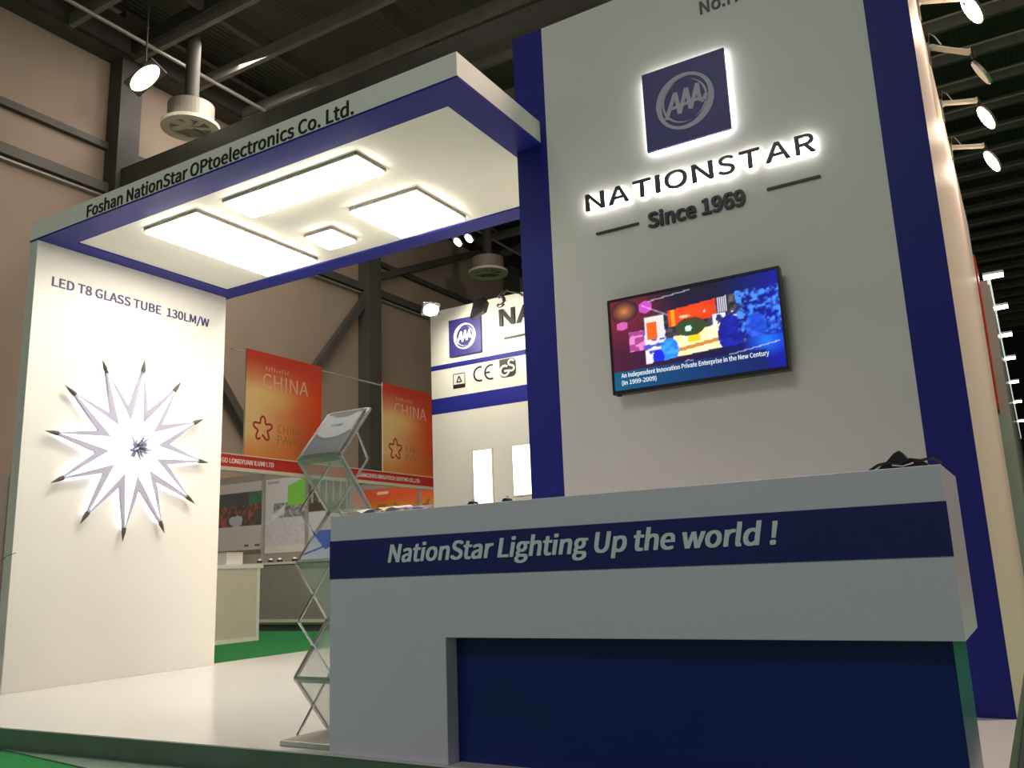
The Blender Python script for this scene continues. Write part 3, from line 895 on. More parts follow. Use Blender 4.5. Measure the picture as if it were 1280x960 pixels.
mb.prism([(p[0], p[1]) for p in pts], (0, 2.92, 0.939), X, Z, -0.05, 0.03)
ob = mb.build('cloth_wrap', M['black'], bn, bevel=0.004)
MB().tube([(-0.43, 2.88, 0.947), (-0.40, 2.875, 0.963), (-0.37, 2.88, 0.968), (-0.34, 2.875, 0.958), (-0.31, 2.88, 0.973), (-0.28, 2.88, 0.966), (-0.25, 2.88, 0.972), (-0.225, 2.89, 0.952)], 0.005, 6).build('lead', M['black'], bn)
MB().tube([(-0.36, 2.872, 0.960), (-0.33, 2.87, 0.954), (-0.30, 2.872, 0.962)], 0.004, 6).build('plug', M['chrome'], bn)

# ================================================================== zig-zag literature stand
BX0, BX1, BYF, BYB = -2.832, -2.582, 2.845, 3.045
zs = [1.447, 1.212, 0.984, 0.750, 0.502, 0.268, 0.035]      # nodes, alternately back and front
ls = thing('literature_stand', 'folding zigzag brochure stand of metal bars and clear acrylic behind counter', 'stand', (-2.71, 2.93, 0))
MB().box(-2.875, -2.558, 2.80, 3.12, 0.0, 0.022).build('base_plate', M['alu'], ls, bevel=0.003)


def node(i, alt=False):
    back = (i % 2 == 0) != alt
    return (BYB if back else BYF), zs[i]


for xs in (BX0, BX1):
    for i in range(6):
        y0, z0 = node(i); y1, z1 = node(i + 1)
        MB().bar((xs, y0, z0), (xs, y1, z1), 0.012, 0.016, (1, 0, 0)).build('side_bar', M['alu'], ls)
        if i:
            y0, z0 = node(i, True); y1, z1 = node(i + 1, True)
            dx = 0.014 if xs == BX0 else -0.014
            MB().bar((xs + dx, y0, z0), (xs + dx, y1, z1), 0.009, 0.007, (1, 0, 0)).build('cross_bar', M['chrome'], ls)
    dx = 0.014 if xs == BX0 else -0.014
    ym, zm = (BYB + BYF) / 2, (zs[0] + zs[1]) / 2
    MB().bar((xs + dx, ym + 0.02, zm + 0.02), (xs + dx, BYB, zs[1]), 0.009, 0.007, (1, 0, 0)).build('cross_bar', M['chrome'], ls)
for i in range(1, 6):
    y0, z0 = node(i)
    MB().tube([(BX0, y0, z0), (BX1, y0, z0)], 0.006, 8).build('cross_rod', M['chrome'], ls)
for i in range(0, 6):
    (y0, z0), (y1, z1) = node(i), node(i + 1)
    d = Vector((0, y0 - y1, z0 - z1))
    L = d.length
    d.normalize()
    o = Vector((BX0 + 0.008, y1, z1))
    n = Vector(X).cross(d)
    if i % 2 == 0:      # trays that hold literature
        t = MB().prism([(0, 0), (BX1 - BX0 - 0.016, 0), (BX1 - BX0 - 0.016, L), (0, L)], o, X, d, -0.012, -0.007).build('tray', M['acrylic'], ls)
        q = o + n * 0.004
        MB().bar(q - n * 0.012, q - n * 0.012 + Vector((BX1 - BX0 - 0.016, 0, 0)), 0.03, 0.012, d).build('tray_lip', M['acrylic_edge'], t)
        q2 = o + d * L
        MB().bar(q2, q2 + Vector((BX1 - BX0 - 0.016, 0, 0)), 0.012, 0.010, d).build('tray_rail', M['alu'], t)
    else:
        MB().prism([(0, 0), (BX1 - BX0 - 0.016, 0), (BX1 - BX0 - 0.016, L), (0, L)], o, X, d, -0.003, 0.003).build('acrylic_pane', M['acrylic'], ls)


def cover(s, t):
    c = mix((96, 106, 118), (66, 72, 82), t)
    e = (t - 0.62) - 0.30 * (s - 0.5) ** 2 * 2
    if -0.26 < e < 0.22:
        c = (196, 202, 206)
        if abs(e - 0.03) < 0.03 and 0.28 < s < 0.66:
            c = (58, 60, 64) if vnoise(s * 60, t * 8, 4) > .35 else (150, 150, 154)
    if -0.30 < e <= -0.26:
        c = (36, 38, 44)
    if t > 0.92:
        c = (52, 56, 64)
    return c


def cover2(s, t):
    c = (206, 212, 224)
    if t > 0.30 + abs(s - 0.55) * 0.9:
        c = (40, 96, 196)
    if t < 0.22 + 0.5 * s and t > 0.14 + 0.5 * s:
        c = (44, 92, 190)
    return c


for i, fn, lab in ((0, cover, 'grey catalogue with pale oval on the top tray of brochure stand'), (2, cover2, 'blue and white brochure on the second tray of brochure stand')):
    (y0, z0), (y1, z1) = node(i), node(i + 1)
    d = Vector((0, y0 - y1, z0 - z1))
    L = d.length
    d.normalize()
    n = Vector(X).cross(d)
    o = Vector((BX0 + 0.02, y1, z1)) + d * 0.012 + n * 0.0125
    s_ = 1.0 if i == 0 else 0.6
    tag(painted('brochure', fn, 40, 50, o, X, d, 0.208, (L - 0.02) * s_, 0.006, None, None, o), lab, 'brochure', 'brochures on the stand')

# ================================================================== back display wall
YB = 8.85
bw = thing('back_display_wall', 'white wall with blue bands and certification marks behind the tower', 'wall', (-3.3, YB, 0))
bw['kind'] = 'thing'
MB().box(-6.47, -0.30, YB, YB + 0.12, 0, 4.04).build('wall_panel', M['white'], bw)
MB().box(-6.471, -0.30, YB - 0.003, YB + 0.001, 3.243, 3.305).build('blue_band', M['blue'], bw)
MB().box(-6.471, -0.30, YB - 0.003, YB + 0.001, 2.668, 2.868).build('blue_band', M['blue'], bw)
lettering('lettering', 'NATIONSTAR', M['dark'], bw, (-5.40, YB, 3.655), X, Z, 2.42, 0.21, 0.02, bold=0.03)
MB().box(-5.34, -4.6, YB - 0.015, YB, 3.480, 3.505).build('rule_bar', M['dark'], bw)
# certification marks
k = MB()
o = (-6.036, YB, 3.062)
for a, c in (((-.088, -.095), (.088, -.095)), ((-.088, .088), (.088, .088)), ((-.088, -.095), (-.088, .088)), ((.088, -.095), (.088, .088))):
    stroke(k, a, c, 0.010, o, X, Z, 0.0005, 0.003)
stroke(k, (-.088, -.072), (.088, -.072), 0.046, o, X, Z, 0.0005, 0.003)
for a, c in (((-.038, -.02), (.038, -.02)), ((-.038, -.02), (0, .055)), ((.038, -.02), (0, .055))):
    stroke(k, a, c, 0.016, o, X, Z, 0.0005, 0.003)
k.build('triangle_mark', M['dark'], bw)
k = MB()
o = (-5.68, YB, 3.100)
arc_band(k, (-.04, 0), .10, .10, .024, 70, 290, o, X, Z, 0.0005, 0.003)
arc_band(k, (.125, 0), .10, .10, .024, 70, 290, o, X, Z, 0.0005, 0.003)
stroke(k, (.03, 0), (.11, 0), .024, o, X, Z, 0.0005, 0.003)
k.build('conformity_mark', M['dark'], bw)
k = MB()
o = (-5.31, YB, 3.115)
out = [(-.118, .118)] + [(.118 - .06 + .06 * math.cos(math.radians(a)), .118 - .06 + .06 * math.sin(math.radians(a))) for a in (90, 60, 30, 0)] \
    + [(.118 - .06 + .06 * math.cos(math.radians(a)), -.118 + .06 + .06 * math.sin(math.radians(a))) for a in (0, -30, -60, -90)] \
    + [(-.118 + .06 + .06 * math.cos(math.radians(a)), -.118 + .06 + .06 * math.sin(math.radians(a))) for a in (-90, -120, -150, -180)]
k.prism(out, o, X, Z, 0.0005, 0.0025)
gs = k.build('safety_mark', M['dark'], bw)
k = MB()
arc_band(k, (-.045, -.03), .075, .075, .026, 50, 345, o, X, Z, 0.0026, 0.005)
stroke(k, (-.05, -.035), (.03, -.035), .024, o, X, Z, 0.0026, 0.005)
arc_band(k, (.052, .062), .050, .045, .024, 20, 270, o, X, Z, 0.0026, 0.005)
arc_band(k, (.052, -.010), .050, .045, .024, -150, 90, o, X, Z, 0.0026, 0.005)
k.build('mark_letters', M['paper'], gs)
be = thing('emblem_sign', 'violet blue emblem square on the rear wall beside the bright spotlight', 'sign', (-5.915, YB, 3.62))
MB().box(-6.158, -5.672, YB - 0.03, YB - 0.0005, 3.377, 3.862).build('sign_face', M['sign_blue'], be)
emblem(be, M['paper'], (-5.915, YB - 0.03, 3.62), X, Z, 0.243, 0.0005, 0.003)
for x0, x1, z0, lab in ((-5.850, -5.560, 1.30, 'left tall glowing white light panel low on the rear wall'), (-5.285, -4.98, 1.535, 'right cream glowing light panel on the rear wall beside the tower edge')):
    t = thing('wall_light_panel', lab, 'light panel', ((x0 + x1) / 2, YB, z0), 'light panels on the rear wall')
    w = 0.012
    fz = MB()
    z1 = 2.148
    fz.box(x0, x1, YB - 0.03, YB - 0.0005, z0, z0 + w).box(x0, x1, YB - 0.03, YB - 0.0005, z1 - w, z1)
    fz.box(x0, x0 + w, YB - 0.03, YB - 0.0005, z0 + w, z1 - w).box(x1 - w, x1, YB - 0.03, YB - 0.0005, z0 + w, z1 - w)
    fz.build('panel_frame', M['cream'], t)
    MB().box(x0 + w, x1 - w, YB - 0.028, YB - 0.0015, z0 + w, z1 - w).build('diffuser', M['wall_panel_light'], t)


def oriented(c, n, up=(0, 0, 1)):
    n = Vector(n).normalized()
    u = Vector(up).cross(n).normalized()
    v = n.cross(u)
    return Vector(c), u, v, n


def flood_head(parent, c, n, w, h, mt, body, up=(0, 0, 1), pow_=None, color=(1, 1, 1), slim=False):
    c, u, v, n = oriented(c, n, up)
    oval = [(w * .5 * math.cos(2 * math.pi * q / 24), h * .5 * math.sin(2 * math.pi * q / 24)) for q in range(24)]
    hd = MB().prism(oval, c, u, v, -0.016, 0.0).build('lamp_head', body, parent) if slim else MB().prism([(-w / 2, -h / 2), (w / 2, -h / 2), (w / 2, h / 2), (-w / 2, h / 2)], c, u, v, -0.045, 0.0).build('lamp_head', body, parent, bevel=0.006)
    pts = [(w * .44 * math.cos(2 * math.pi * q / 20), h * .46 * math.sin(2 * math.pi * q / 20)) for q in range(20)]
    MB().prism(pts, c, u, v, 0.0005, 0.006).build('lens', mt, hd)
    if pow_:
        l = bpy.data.lights.new('lamp_light', 'SPOT')
        l.energy = pow_
        l.color = color
        l.spot_size = math.radians(130)
        l.spot_blend = 0.8
        l.shadow_soft_size = 0.06
        lo = bpy.data.objects.new('lamp_light', l)
        COL.objects.link(lo)
        lo.parent = parent
        lo.location = (c + n * 0.03) - ORIG[parent]
        lo.rotation_euler = n.to_track_quat('-Z', 'Y').to_euler()


# arm spotlights on the back wall
t = thing('arm_spotlight', 'dazzling lit arm spotlight at the left top corner of rear wall', 'spotlight', (-6.3, YB, 4.04), 'arm spotlights on the rear wall')
MB().tube([(-6.30, YB - 0.025, 3.98), (-6.28, YB - 0.08, 4.04), (-6.2, YB - 0.35, 4.04), (-6.03, YB - 0.62, 3.92)], 0.015, 8).build('arm', M['alu'], t)
flood_head(t, (-5.99, YB - 0.64, 3.83), (0.35, -0.25, -0.42), 0.21, 0.17, M['spot'], M['alu'])
l = bpy.data.lights.new('lamp_light', 'SPOT')
l.energy, l.spot_size, l.spot_blend, l.shadow_soft_size, l.color = 48, math.radians(150), 0.7, 0.08, (1, .93, .74)
lo = bpy.data.objects.new('lamp_light', l)
COL.objects.link(lo)
lo.parent = t
lo.location = Vector((-5.93, YB - 0.78, 3.72)) - ORIG[t]
lo.rotation_euler = Vector((0.45, 0.75, -0.5)).to_track_quat('-Z', 'Y').to_euler()
t = thing('arm_spotlight', 'black arm spotlight seen from behind above the rear wall emblem', 'spotlight', (-5.35, YB, 4.04), 'arm spotlights on the rear wall')
MB().tube([(-5.05, YB - 0.025, 3.99), (-5.05, YB - 0.07, 4.0), (-5.07, YB - 0.35, 3.97), (-5.09, YB - 0.5, 3.87)], 0.014, 8).build('arm', M['black'], t)
arc = [(-5.08 + 0.055 * math.cos(q), YB - 0.5, 3.80 + 0.06 * math.sin(q)) for q in [math.radians(a) for a in range(-130, 140, 30)]]
MB().tube(arc, 0.022, 8).build('yoke', M['black'], t)
MB().prism([(-0.13, -0.11), (0.07, -0.05), (0.11, 0.06), (0.06, 0.13), (-0.05, 0.12), (-0.08, 0.02)], (-5.37, YB - 0.5, 3.76), X, Z, -0.05, 0.05).build('lamp_head', M['black'], t, bevel=0.01)
l = bpy.data.lights.new('lamp_light', 'SPOT')
l.energy, l.spot_size, l.spot_blend, l.shadow_soft_size, l.color = 34, math.radians(150), 0.7, 0.08, (1, .93, .74)
lo = bpy.data.objects.new('lamp_light', l)
COL.objects.link(lo)
lo.parent = t
lo.location = Vector((-5.20, YB - 0.80, 3.62)) - ORIG[t]
lo.rotation_euler = Vector((0.3, 0.75, -0.6)).to_track_quat('-Z', 'Y').to_euler()

# arm floodlights along the tower's side
for y, zb, zt, hz, lit, lab in ((5.45, 4.05, 4.0, 3.90, True, 'glowing floodlight on the nearest arm at the top edge of picture'),
                                (6.04, 4.05, 3.95, 3.775, False, 'unlit arm floodlight on tower side, highest whole arm'),
                                (6.98, 4.08, 4.045, 3.885, True, 'lit arm floodlight on tower side just below the unlit one'),
                                (7.80, 4.06, 4.02, 3.865, True, 'lit arm floodlight on tower side, lowest of the arms')):
    tipx = 0.055
    t = thing('arm_floodlight', lab, 'floodlight', (XR, y, zb), 'arm floodlights along the tower side')
    MB().box(XR + 0.001, XR + 0.012, y - 0.03, y + 0.03, 3.94, zb + 0.03).build('clamp', M['frame'], t)
    MB().tube([(XR + 0.012, y, zb), (XR + 0.03, y, zb), (-0.07, y + 0.01, (zb + zt) / 2), (tipx - 0.02, y + 0.02, zt), (tipx, y + 0.02, zt)], [0.026, 0.021, 0.019, 0.021, 0.026], 10).build('arm', M['cream'], t)
    MB().tube([(XR + 0.012, y - .02, zb + 0.01), (-0.17, y - .04, zb + 0.09), (-0.14, y - .02, zb + 0.06), (-0.11, y, zb)], 0.004, 6).build('cable', M['alu'], t)
    MB().tube([(tipx, y + 0.02, zt), (tipx + 0.012, y + 0.02, zt - 0.06)], 0.014, 8).build('hinge', M['black'], t)
    c = (tipx + 0.035, y + 0.02, hz)
    if lit:
        flood_head(t, c, (-0.85, -0.28, -0.45), 0.15, 0.21, M['warm_flood'], M['frame'], pow_=5, color=(1, .80, .62), slim=True)
    else:
        flood_head(t, c, (-0.9, 0.02, -0.45), 0.15, 0.20, M['paper'], M['alu'], slim=True)

# ================================================================== neighbouring stand on the right, beyond the tower
rw = thing('neighbour_wall', 'grey green wall of the next stand beyond the tower on the right', 'wall', (-0.16, 19, -0.1))
rw['kind'] = 'thing'
MB().box(-0.21, -0.10, 11.2, 28, -0.1, 3.8).build('wall_panel', M['green_wall'], rw)
MB().box(-0.12, -0.085, 11.2, 28, 3.74, 3.82).build('lamplit_rail', M['strip'], rw)  # top edge lit by the floodlights, its brightness put in as glow
MB().box(-0.23, -0.195, 10.6, 11.2, 2.2, 3.95).build('red_end_board', M['red'], rw)
MB().box(-0.23, -0.14, 11.0, 11.2, -0.1, 2.2).build('end_post', M['green_wall'], rw)
for i, y in enumerate((11.5, 13.1, 14.9, 16.8, 19.3, 22.0, 25.4)):
    names = ['nearest lit floodlight on the grey green wall at the right edge', 'second nearest lit floodlight on the grey green wall', 'third lit floodlight along the grey green wall',
             'fourth lit floodlight along the grey green wall', 'fifth lit floodlight along the grey green wall', 'second farthest lit floodlight on the grey green wall', 'farthest lit floodlight on the grey green wall']
    t = thing('wall_floodlight', names[i], 'floodlight', (-0.1, y, 3.82), 'floodlights on the grey green wall')
    MB().tube([(-0.10, y, 3.8), (-0.10, y, 3.88), (0.0, y - 0.04, 3.90)], 0.012, 6).build('arm', M['alu'], t)
    hd = MB().box(-0.16, 0.06, y - 0.10, y - 0.02, 3.915, 3.945).build('lamp_head', M['alu'], t)
    MB().box(-0.155, 0.055, y - 0.095, y - 0.025, 3.880, 3.9145).build('glow_bar', M['cool_flood'], hd)

# ================================================================== neighbouring stands along the left aisle
XF = -9.1


def sign_board(y0, y1, label, text, ty0, ty1, tz):
    t = thing('fascia_board', label, 'sign', (XF, (y0 + y1) / 2, 2.12))
    MB().box(XF - 0.05, XF, y0, y1, 2.172, 2.335).build('board', M['red'], t)
    MB().box(XF - 0.06, XF + 0.006, y0, y1, 2.122, 2.172).build('bottom_rail', M['cream'], t)
    MB().box(XF - 0.06, XF + 0.006, y0, y1, 2.335, 2.350).build('top_rail', M['cream'], t)
    sx, sy, sz = XF - 0.25, y0 + 0.9, 2.25  # unseen spot added behind the board to brighten the booth posters
    MB().tube([(XF - 0.05, sy, 2.3), (sx, sy, 2.3)], 0.012, 8).build('fill_spot_arm', M['alu'], t)
    MB().tube([(sx, sy, 2.30), (sx - 0.02, sy + 0.08, 2.24)], [0.03, 0.045], 12).build('fill_spot_head', M['alu'], t)
    l = bpy.data.lights.new('lamp_light', 'SPOT')
    l.energy, l.spot_size, l.spot_blend, l.shadow_soft_size, l.color = 65, math.radians(120), 0.8, 0.06, (1, .95, .9)
    lo = bpy.data.objects.new('lamp_light', l)
    COL.objects.link(lo)
    lo.parent = t
    lo.location = Vector((sx - 0.03, sy + 0.13, 2.2)) - ORIG[t]
    lo.rotation_euler = Vector((-0.55, 1, -0.5)).to_track_quat('-Z', 'Y').to_euler()
    lettering('lettering', text, M['paper'], t, (XF, ty0, tz), Y, Z, ty1 - ty0, 0.062, 0.003, bold=0.04)


sign_board(7.0, 10.17, 'red name board above the poster booth left of the brochure stand', 'GO LONGYUAN ILUMI LTD', 7.74, 8.66, 2.222)
sign_board(10.27, 13.4, 'red name board above the orange booth right of the brochure stand', 'GUANGZHOU BRIGHTECH LIGHTING CO.,LTD', 10.42, 12.04, 2.222)


def china_poster(y0, label):
    w, h = 1.49, 1.505
    z0 = 2.352

    def pic(s, t):
        c = mix((226, 190, 130), (214, 70, 34), (s - 0.15) * 1.25)
        c = mix(c, (186, 62, 44), (t - 0.62) * 3.2)
        g = math.hypot((s - 0.32) / .38, (t - 0.58) / .16)
        c = mix(c, (232, 198, 120), max(0, 0.75 - g * 0.7))
        c = mix(c, (206, 104, 40), max(0, 0.22 - t) * 3)
        return c
    t = thing('china_poster', label, 'poster', (XF, y0 + w / 2, z0), 'pavilion posters above the booths')
    painted('poster_board', pic, 40, 40, (XF - 0.02, y0, z0), Y, Z, w, h, 0.03, t)
    lettering('title', 'CHINA', M['pale_red'], t, (XF - 0.02, y0 + 0.30, z0 + 0.99), Y, Z, 0.90, 0.21, 0.002)
    k = MB()
    for i in range(9):
        h = 0.03 + 0.05 * hsh(i, 3)
        stroke(k, (y0 + 0.36 + 0.052 * i, z0 + 1.25), (y0 + 0.37 + 0.052 * i, z0 + 1.25 + h), 0.014, (XF - 0.02, 0, 0), Y, Z, 0.0006, 0.002)
    k.build('faint_script', M['pale_red'], t)
    lettering('caption', 'CHINA', M['gold'], t, (XF - 0.02, y0 + 0.60, z0 + 0.375), Y, Z, 0.50, 0.115, 0.002)
    lettering('caption', 'PAVILION', M['gold'], t, (XF - 0.02, y0 + 0.60, z0 + 0.225), Y, Z, 0.76, 0.115, 0.002)
    k = MB()
    cy, cz = y0 + 0.32, z0 + 0.40
    pts = []
    for i in range(60):
        a = 2 * math.pi * i / 60
        r = 0.135 + 0.045 * math.cos(5 * a)
        pts.append((cy + r * math.sin(a), cz + r * math.cos(a)))
    for i in range(60):
        if i in (31, 32):
            continue
        stroke(k, pts[i], pts[(i + 1) % 60], 0.028, (XF - 0.02, 0, 0), Y, Z, 0.0006, 0.003)
    k.build('star_outline', M['crimson'], t)


china_poster(8.14, 'orange red pavilion poster above red board left of brochure stand')
china_poster(11.09, 'orange red pavilion poster partly hidden by the rear wall')


def booth_post(x, y, z1, label, group='booth posts'):
    o = MB().box(x - 0.022, x + 0.022, y - 0.022, y + 0.022, -0.1, z1).build('booth_post', M['alu'], None, (x, y, -0.1))
    tag(o, label, 'post', group)


booth_post(XF, 10.2, 2.35, 'slim metal post between the two red name boards')
booth_post(XF, 13.45, 2.35, 'slim metal post at the far end of the orange booth')

# divider wall of the first booth with its posters
dv = thing('booth_divider', 'panelled divider wall carrying photo posters under left red board', 'wall', (-10.6, 10.24, -0.1))
dv['kind'] = 'thing'
for x0, x1 in ((-12.08, -10.96), (-10.90, -9.98), (-9.92, -9.16)):
    MB().box(x0, x1, 10.2, 10.24, -0.1, 2.42).build('divider_panel', M['booth_grey'], dv)
for x in (-10.93, -9.95):
    MB().box(x - 0.03, x + 0.03, 10.185, 10.25, -0.1, 2.42).build('divider_post', M['alu'], dv)
MB().box(-12.08, -9.16, 10.185, 10.2, -0.1, 0.0).build('kick_board', M['steel'], dv)
MB().box(-12.58, -12.1, 7.0, 13.5, -0.1, 2.42).build('booth_rear_panel', M['cream'], dv)


def photo1(s, t):
    if t > 0.86 or t < 0.39:
        c = (190, 180, 180)
        if t < 0.06:
            c = (110, 98, 84)
        if 0.10 < t < 0.14 and (0.62 < s < 0.72 or 0.85 < s < 0.98):
            c = (70, 66, 60)
        return c
    q = vnoise(s * 22, t * 22, 3)
    c = (70, 68, 72)
    if s > 0.7 and t > 0.66:
        c = mix((70, 80, 72), (60, 130, 80), q)
    if t < 0.68:
        c = mix((70, 52, 44), (170, 84, 60), q) if q > 0.35 else (66, 60, 56)
    if math.hypot((s - .42) / .14, (t - .47) / .07) < 1 + q * .4:
        c = (178, 172, 186)
    if s > 0.82 and t < .6:
        c = (72, 68, 66)
    return c


def photo2(s, t):
    q = vnoise(s * 26, t * 40, 6)
    c = (196, 192, 190)
    if t < 0.50:
        c = mix((184, 178, 186), (202, 198, 200), q)
    if 0.46 < t < 0.66 and s > 0.2:
        c = mix((86, 82, 80), (190, 186, 188), q)
    if s > 0.55 and 0.62 < t < 0.90 + (s - .6) * .2:
        c = (120, 186, 74)
    if 0.16 < s < 0.5 and 0.42 + (s - .16) * .35 < t < 0.50 + (s - .16) * .4:
        c = (204, 200, 206)
    if 0.04 < s < .34 and .93 < t < .96:
        c = (150, 148, 146)
    if t < 0.10:
        c = (205, 198, 190)
    return c


def photo3(s, t):
    q = vnoise(s * 20, t * 36, 8)
    c = (190, 186, 188)
    if t > 0.60:
        c = mix((52, 50, 48), (120, 112, 104), q)
        if abs((s * 5) % 1 - 0.5) < 0.12:
            c = (170, 164, 158)
    if 0.50 < t < 0.62:
        c = (74, 62, 54)
    return c


for x0, x1, fn, lab in ((-12.02, -10.975, photo1, 'leftmost booth poster with a dark photo of reddish plants'), (-10.885, -9.985, photo2, 'booth poster with bright green field over a grey street scene'),
                        (-9.915, -9.17, photo3, 'booth poster with dark fence scene half behind the brochure stand')):
    tag(painted('photo_poster', fn, 60, 70, (x0, 10.198, 1.10), X, Z, x1 - x0, 1.20, 0.0012, None, None, (x0, 10.199, 1.10)), lab, 'poster', 'photo posters on the booth divider')

# display counters in the booth
cb = thing('booth_counter', 'pale booth counter with white top beside the tall left wall', 'counter', (-9.35, 7.8, -0.1))
MB().box(-9.6, XF, 7.0, 8.40, -0.1, 0.84).build('counter_panel', M['cream'], cb)
MB().box(-9.62, XF + 0.012, 6.98, 8.50, 0.84, 0.895).build('counter_top', M['paper'], cb)
MB().box(-9.6, XF + 0.006, 8.40, 8.45, -0.1, 0.84).build('corner_post', M['paper'], cb)
MB().box(-9.6, XF + 0.006, 7.0, 8.40, -0.1, -0.05).build('bottom_rail', M['paper'], cb)
lt = thing('low_table', 'long grey fronted display table below the green field poster', 'table', (-10.1, 10.05, -0.1))
MB().box(-11.2, -9.2, 9.93, 10.17, 0.0, 0.91).build('table_front', M['booth_purple'], lt)
MB().box(-11.22, -9.18, 9.90, 10.18, 0.91, 0.945).build('table_top', M['cream'], lt)
MB().box(-11.2, -9.2, 9.91, 9.93, 0.03, 0.075).build('bottom_rail', M['cream'], lt)
MB().box(-11.15, -9.25, 9.98, 10.15, -0.1, 0.0).build('kick_board', M['steel'], lt)
labels = ['leftmost tiny lamp sample on the grey fronted table', 'second tiny lamp sample on the grey fronted table', 'third tiny lamp sample on the grey fronted table', 'rightmost tiny lamp sample beside the brochure stand']
for i, x in enumerate((-10.75, -10.5, -10.3, -9.98)):
    t = thing('lamp_sample', labels[i], 'lamp', (x, 9.97, 0.945), 'lamp samples on the table')
    MB().tube([(x, 9.97, 0.945), (x, 9.97, 0.985)], [0.045, 0.04], 12).build('sample_base', M['black'], t)
    MB().tube([(x, 9.97, 0.985), (x, 9.97, 1.01)], [0.035, 0.015], 12).build('sample_dome', M['paper'], t)
t = thing('leaflet_box', 'small cream box standing on the pale booth counter', 'box', (-9.25, 8.02, 0.895))
MB().box(-9.34, -9.16, 7.93, 8.20, 0.895, 1.04).build('box_body', M['paper'], t)
MB().box(-9.345, -9.155, 7.925, 8.205, 1.04, 1.055).build('box_lid', M['cream'], t)

# divider and posters of the second booth
dv2 = thing('booth_divider', 'divider wall behind the two orange and yellow posters of right booth', 'wall', (-10.6, 13.55, -0.1))
dv2['kind'] = 'thing'
MB().box(-12.08, -9.16, 13.5, 13.54, -0.1, 2.5).build('divider_panel', M['booth_grey'], dv2)
MB().box(-10.24, -10.19, 13.48, 13.55, -0.1, 2.5).build('divider_post', M['alu'], dv2)


def photo4(s, t):
    q = vnoise(s * 12, t * 20, 9)
    c = mix((196, 150, 40), (214, 84, 48), (t - 0.66) * 5)
    if t < 0.78 and q > 0.66:
        c = (150, 96, 30)
    if abs(s - 0.48) < 0.08 and abs(t - 0.93) < 0.012:
        c = (240, 190, 160)
    if t > .97:
        c = (190, 96, 70)
    return c


def photo5(s, t):
    c = photo4(s, t - 0.02)
    if math.hypot((s - .55) / .22, (t - .80) / .08) < 1:
        c = (176, 160, 176)
    return c


for x0, x1, fn, lab in ((-11.9, -10.26, photo4, 'wide orange and yellow poster right of the brochure stand'), (-10.17, -9.2, photo5, 'orange poster cut off by the rear wall edge')):
    tag(painted('photo_poster', fn, 40, 50, (x0, 13.498, 1.0), X, Z, x1 - x0, 1.38, 0.0012, None, None, (x0, 13.499, 1.0)), lab, 'poster', 'orange posters in the right booth')

# panel at the far left edge of the picture
ep = thing('booth_end_panel', 'grey booth end panel seen left of the tall white wall', 'panel', (XF, 4.6, -0.1))
MB().box(XF - 0.05, XF, 4.0, 5.00, -0.1, 1.86).build('dark_panel', M['booth_purple'], ep)
MB().box(XF - 0.05, XF + 0.01, 5.00, 5.6, -0.1, 1.86).build('end_post', M['booth_grey'], ep)

# ================================================================== hall fittings
def diffuser(x, y, z, r, label):
    t = thing('air_diffuser', label, 'air vent', (x, y, z), 'round air diffusers under the roof')
    MB().tube([(x, y, z + 0.02), (x, y, z + 0.38)], r * 0.80, 40).build('duct_drum', M['duct'], t)
    MB().tube([(x, y, z + 0.38), (x, y, 10.6)], r * 0.25, 24).build('duct_riser', M['steel'], t)
    k = MB()
    arc_band(k, (0, 0), r, r, r * 0.30, 0, 360, (x, y, z), X, Y, -0.02, 0.04, 40)
    k.build('rim', M['diffuser'], t)
    MB().tube([(x, y, z + 0.0), (x, y, z + 0.09)], r * 0.10, 12).build('hub', M['diffuser'], t)
    for i in range(7):
        a = 2 * math.pi * (i + .2) / 7
        p0 = Vector((x, y, z + 0.0)) + Vector((math.cos(a), math.sin(a), 0)) * r * 0.08
        p1 = Vector((x, y, z + 0.0)) + Vector((math.cos(a), math.sin(a), 0)) * r * 0.72
        tn_ = Vector((-math.sin(a), math.cos(a), 0))
        kk = MB()
        lift = Vector((0, 0, 0.05))
        w0, w1 = r * 0.04, r * 0.30
        q = [p0 - tn_ * w0, p1 - tn_ * w1, p1 + tn_ * w1 + lift, p0 + tn_ * w0 + lift * .3]
        kk.hexa(q + [p + Vector((0, 0, 0.012)) for p in q])
        kk.build('vane', M['diffuser'] if i not in (2, 3) else M['frame'], t)


diffuser(-11.0, 8.5, 7.98, 0.46, 'round cream air diffuser above the left end of the canopy')
diffuser(-11.0, 17.54, 8.02, 0.50, 'round air diffuser far off between canopy and rear wall')


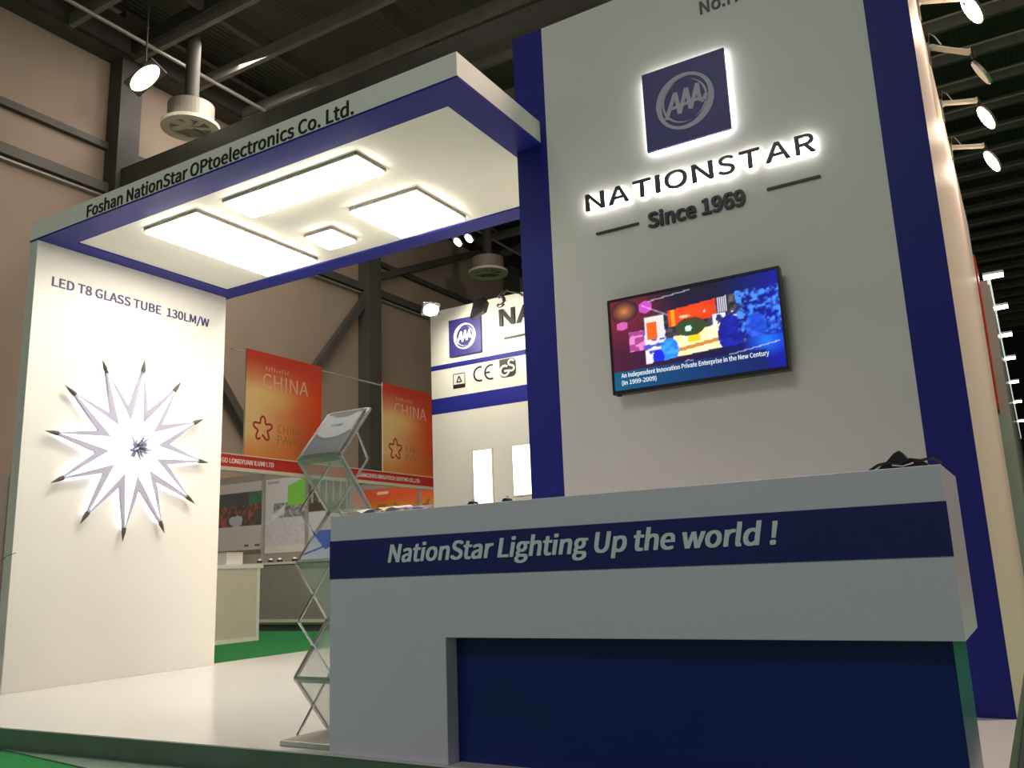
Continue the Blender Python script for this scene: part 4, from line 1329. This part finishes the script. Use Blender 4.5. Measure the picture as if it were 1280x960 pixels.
def hall_lamp(c, n, w, h, label, mt, pow_=None):
    t = thing('hall_floodlight', label, 'floodlight', c, 'floodlights under the hall roof')
    c = Vector(c)
    MB().tube([c + Vector((0, 0, 0.08)), (c.x, c.y, 10.6)], 0.015, 6).build('hanger', M['steel'], t)
    flood_head(t, c, n, w, h, mt, M['steel'], up=(1, 0, 0.2), pow_=pow_, color=(1, .95, .72))


hall_lamp((-11.0, 7.62, 8.44), (0.45, -0.45, -0.8), 0.30, 0.62, 'bright yellowish floodlight above the left end of canopy', M['flood'], 22)
hall_lamp((-8.14, 12.0, 6.42), (0.1, -0.6, -0.8), 0.20, 0.13, 'left of two small white floodlights under the back edge of canopy', M['cool_flood'])
hall_lamp((-7.90, 12.0, 6.435), (0.1, -0.6, -0.8), 0.20, 0.13, 'right of two small white floodlights under the back edge of canopy', M['cool_flood'])

# plant whose leaf tip reaches in from the left
pt = thing('potted_plant', 'thin dark leaf of a plant reaching in from left edge', 'plant', (-5.98, 3.05, 0))
MB().tube([(-5.98, 3.05, 0.0), (-5.98, 3.05, 0.26)], [0.085, 0.11], 20).build('pot', M['pot'], pt)
for a, L, h in ((40, 0.30, 0.92), (150, 0.12, 0.8), (260, 0.25, 0.85), (330, 0.16, 0.72), (100, 0.2, 0.7)):
    ca, sa = math.cos(math.radians(a)), math.sin(math.radians(a))
    mb = MB()
    rows = []
    for i in range(9):
        q = i / 8
        p = Vector((-5.98 + ca * L * q ** 1.6, 3.05 + sa * L * q ** 1.6, 0.24 + (h - 0.24) * (1 - (1 - q) ** 1.7)))
        wv = 0.010 * math.sin(math.pi * min(0.98, q * .9 + .08)) + 0.001
        s = Vector((-sa, ca, 0)) * wv
        rows.append((mb.bm.verts.new(p - s), mb.bm.verts.new(p + Vector((0, 0, 0.003))), mb.bm.verts.new(p + s)))
    for i in range(8):
        for j in range(2):
            mb.bm.faces.new((rows[i][j], rows[i][j + 1], rows[i + 1][j + 1], rows[i + 1][j]))
    lf = mb.build('leaf', M['leaf'], pt)
    sm = lf.modifiers.new('thickness', 'SOLIDIFY')
    sm.thickness = 0.002
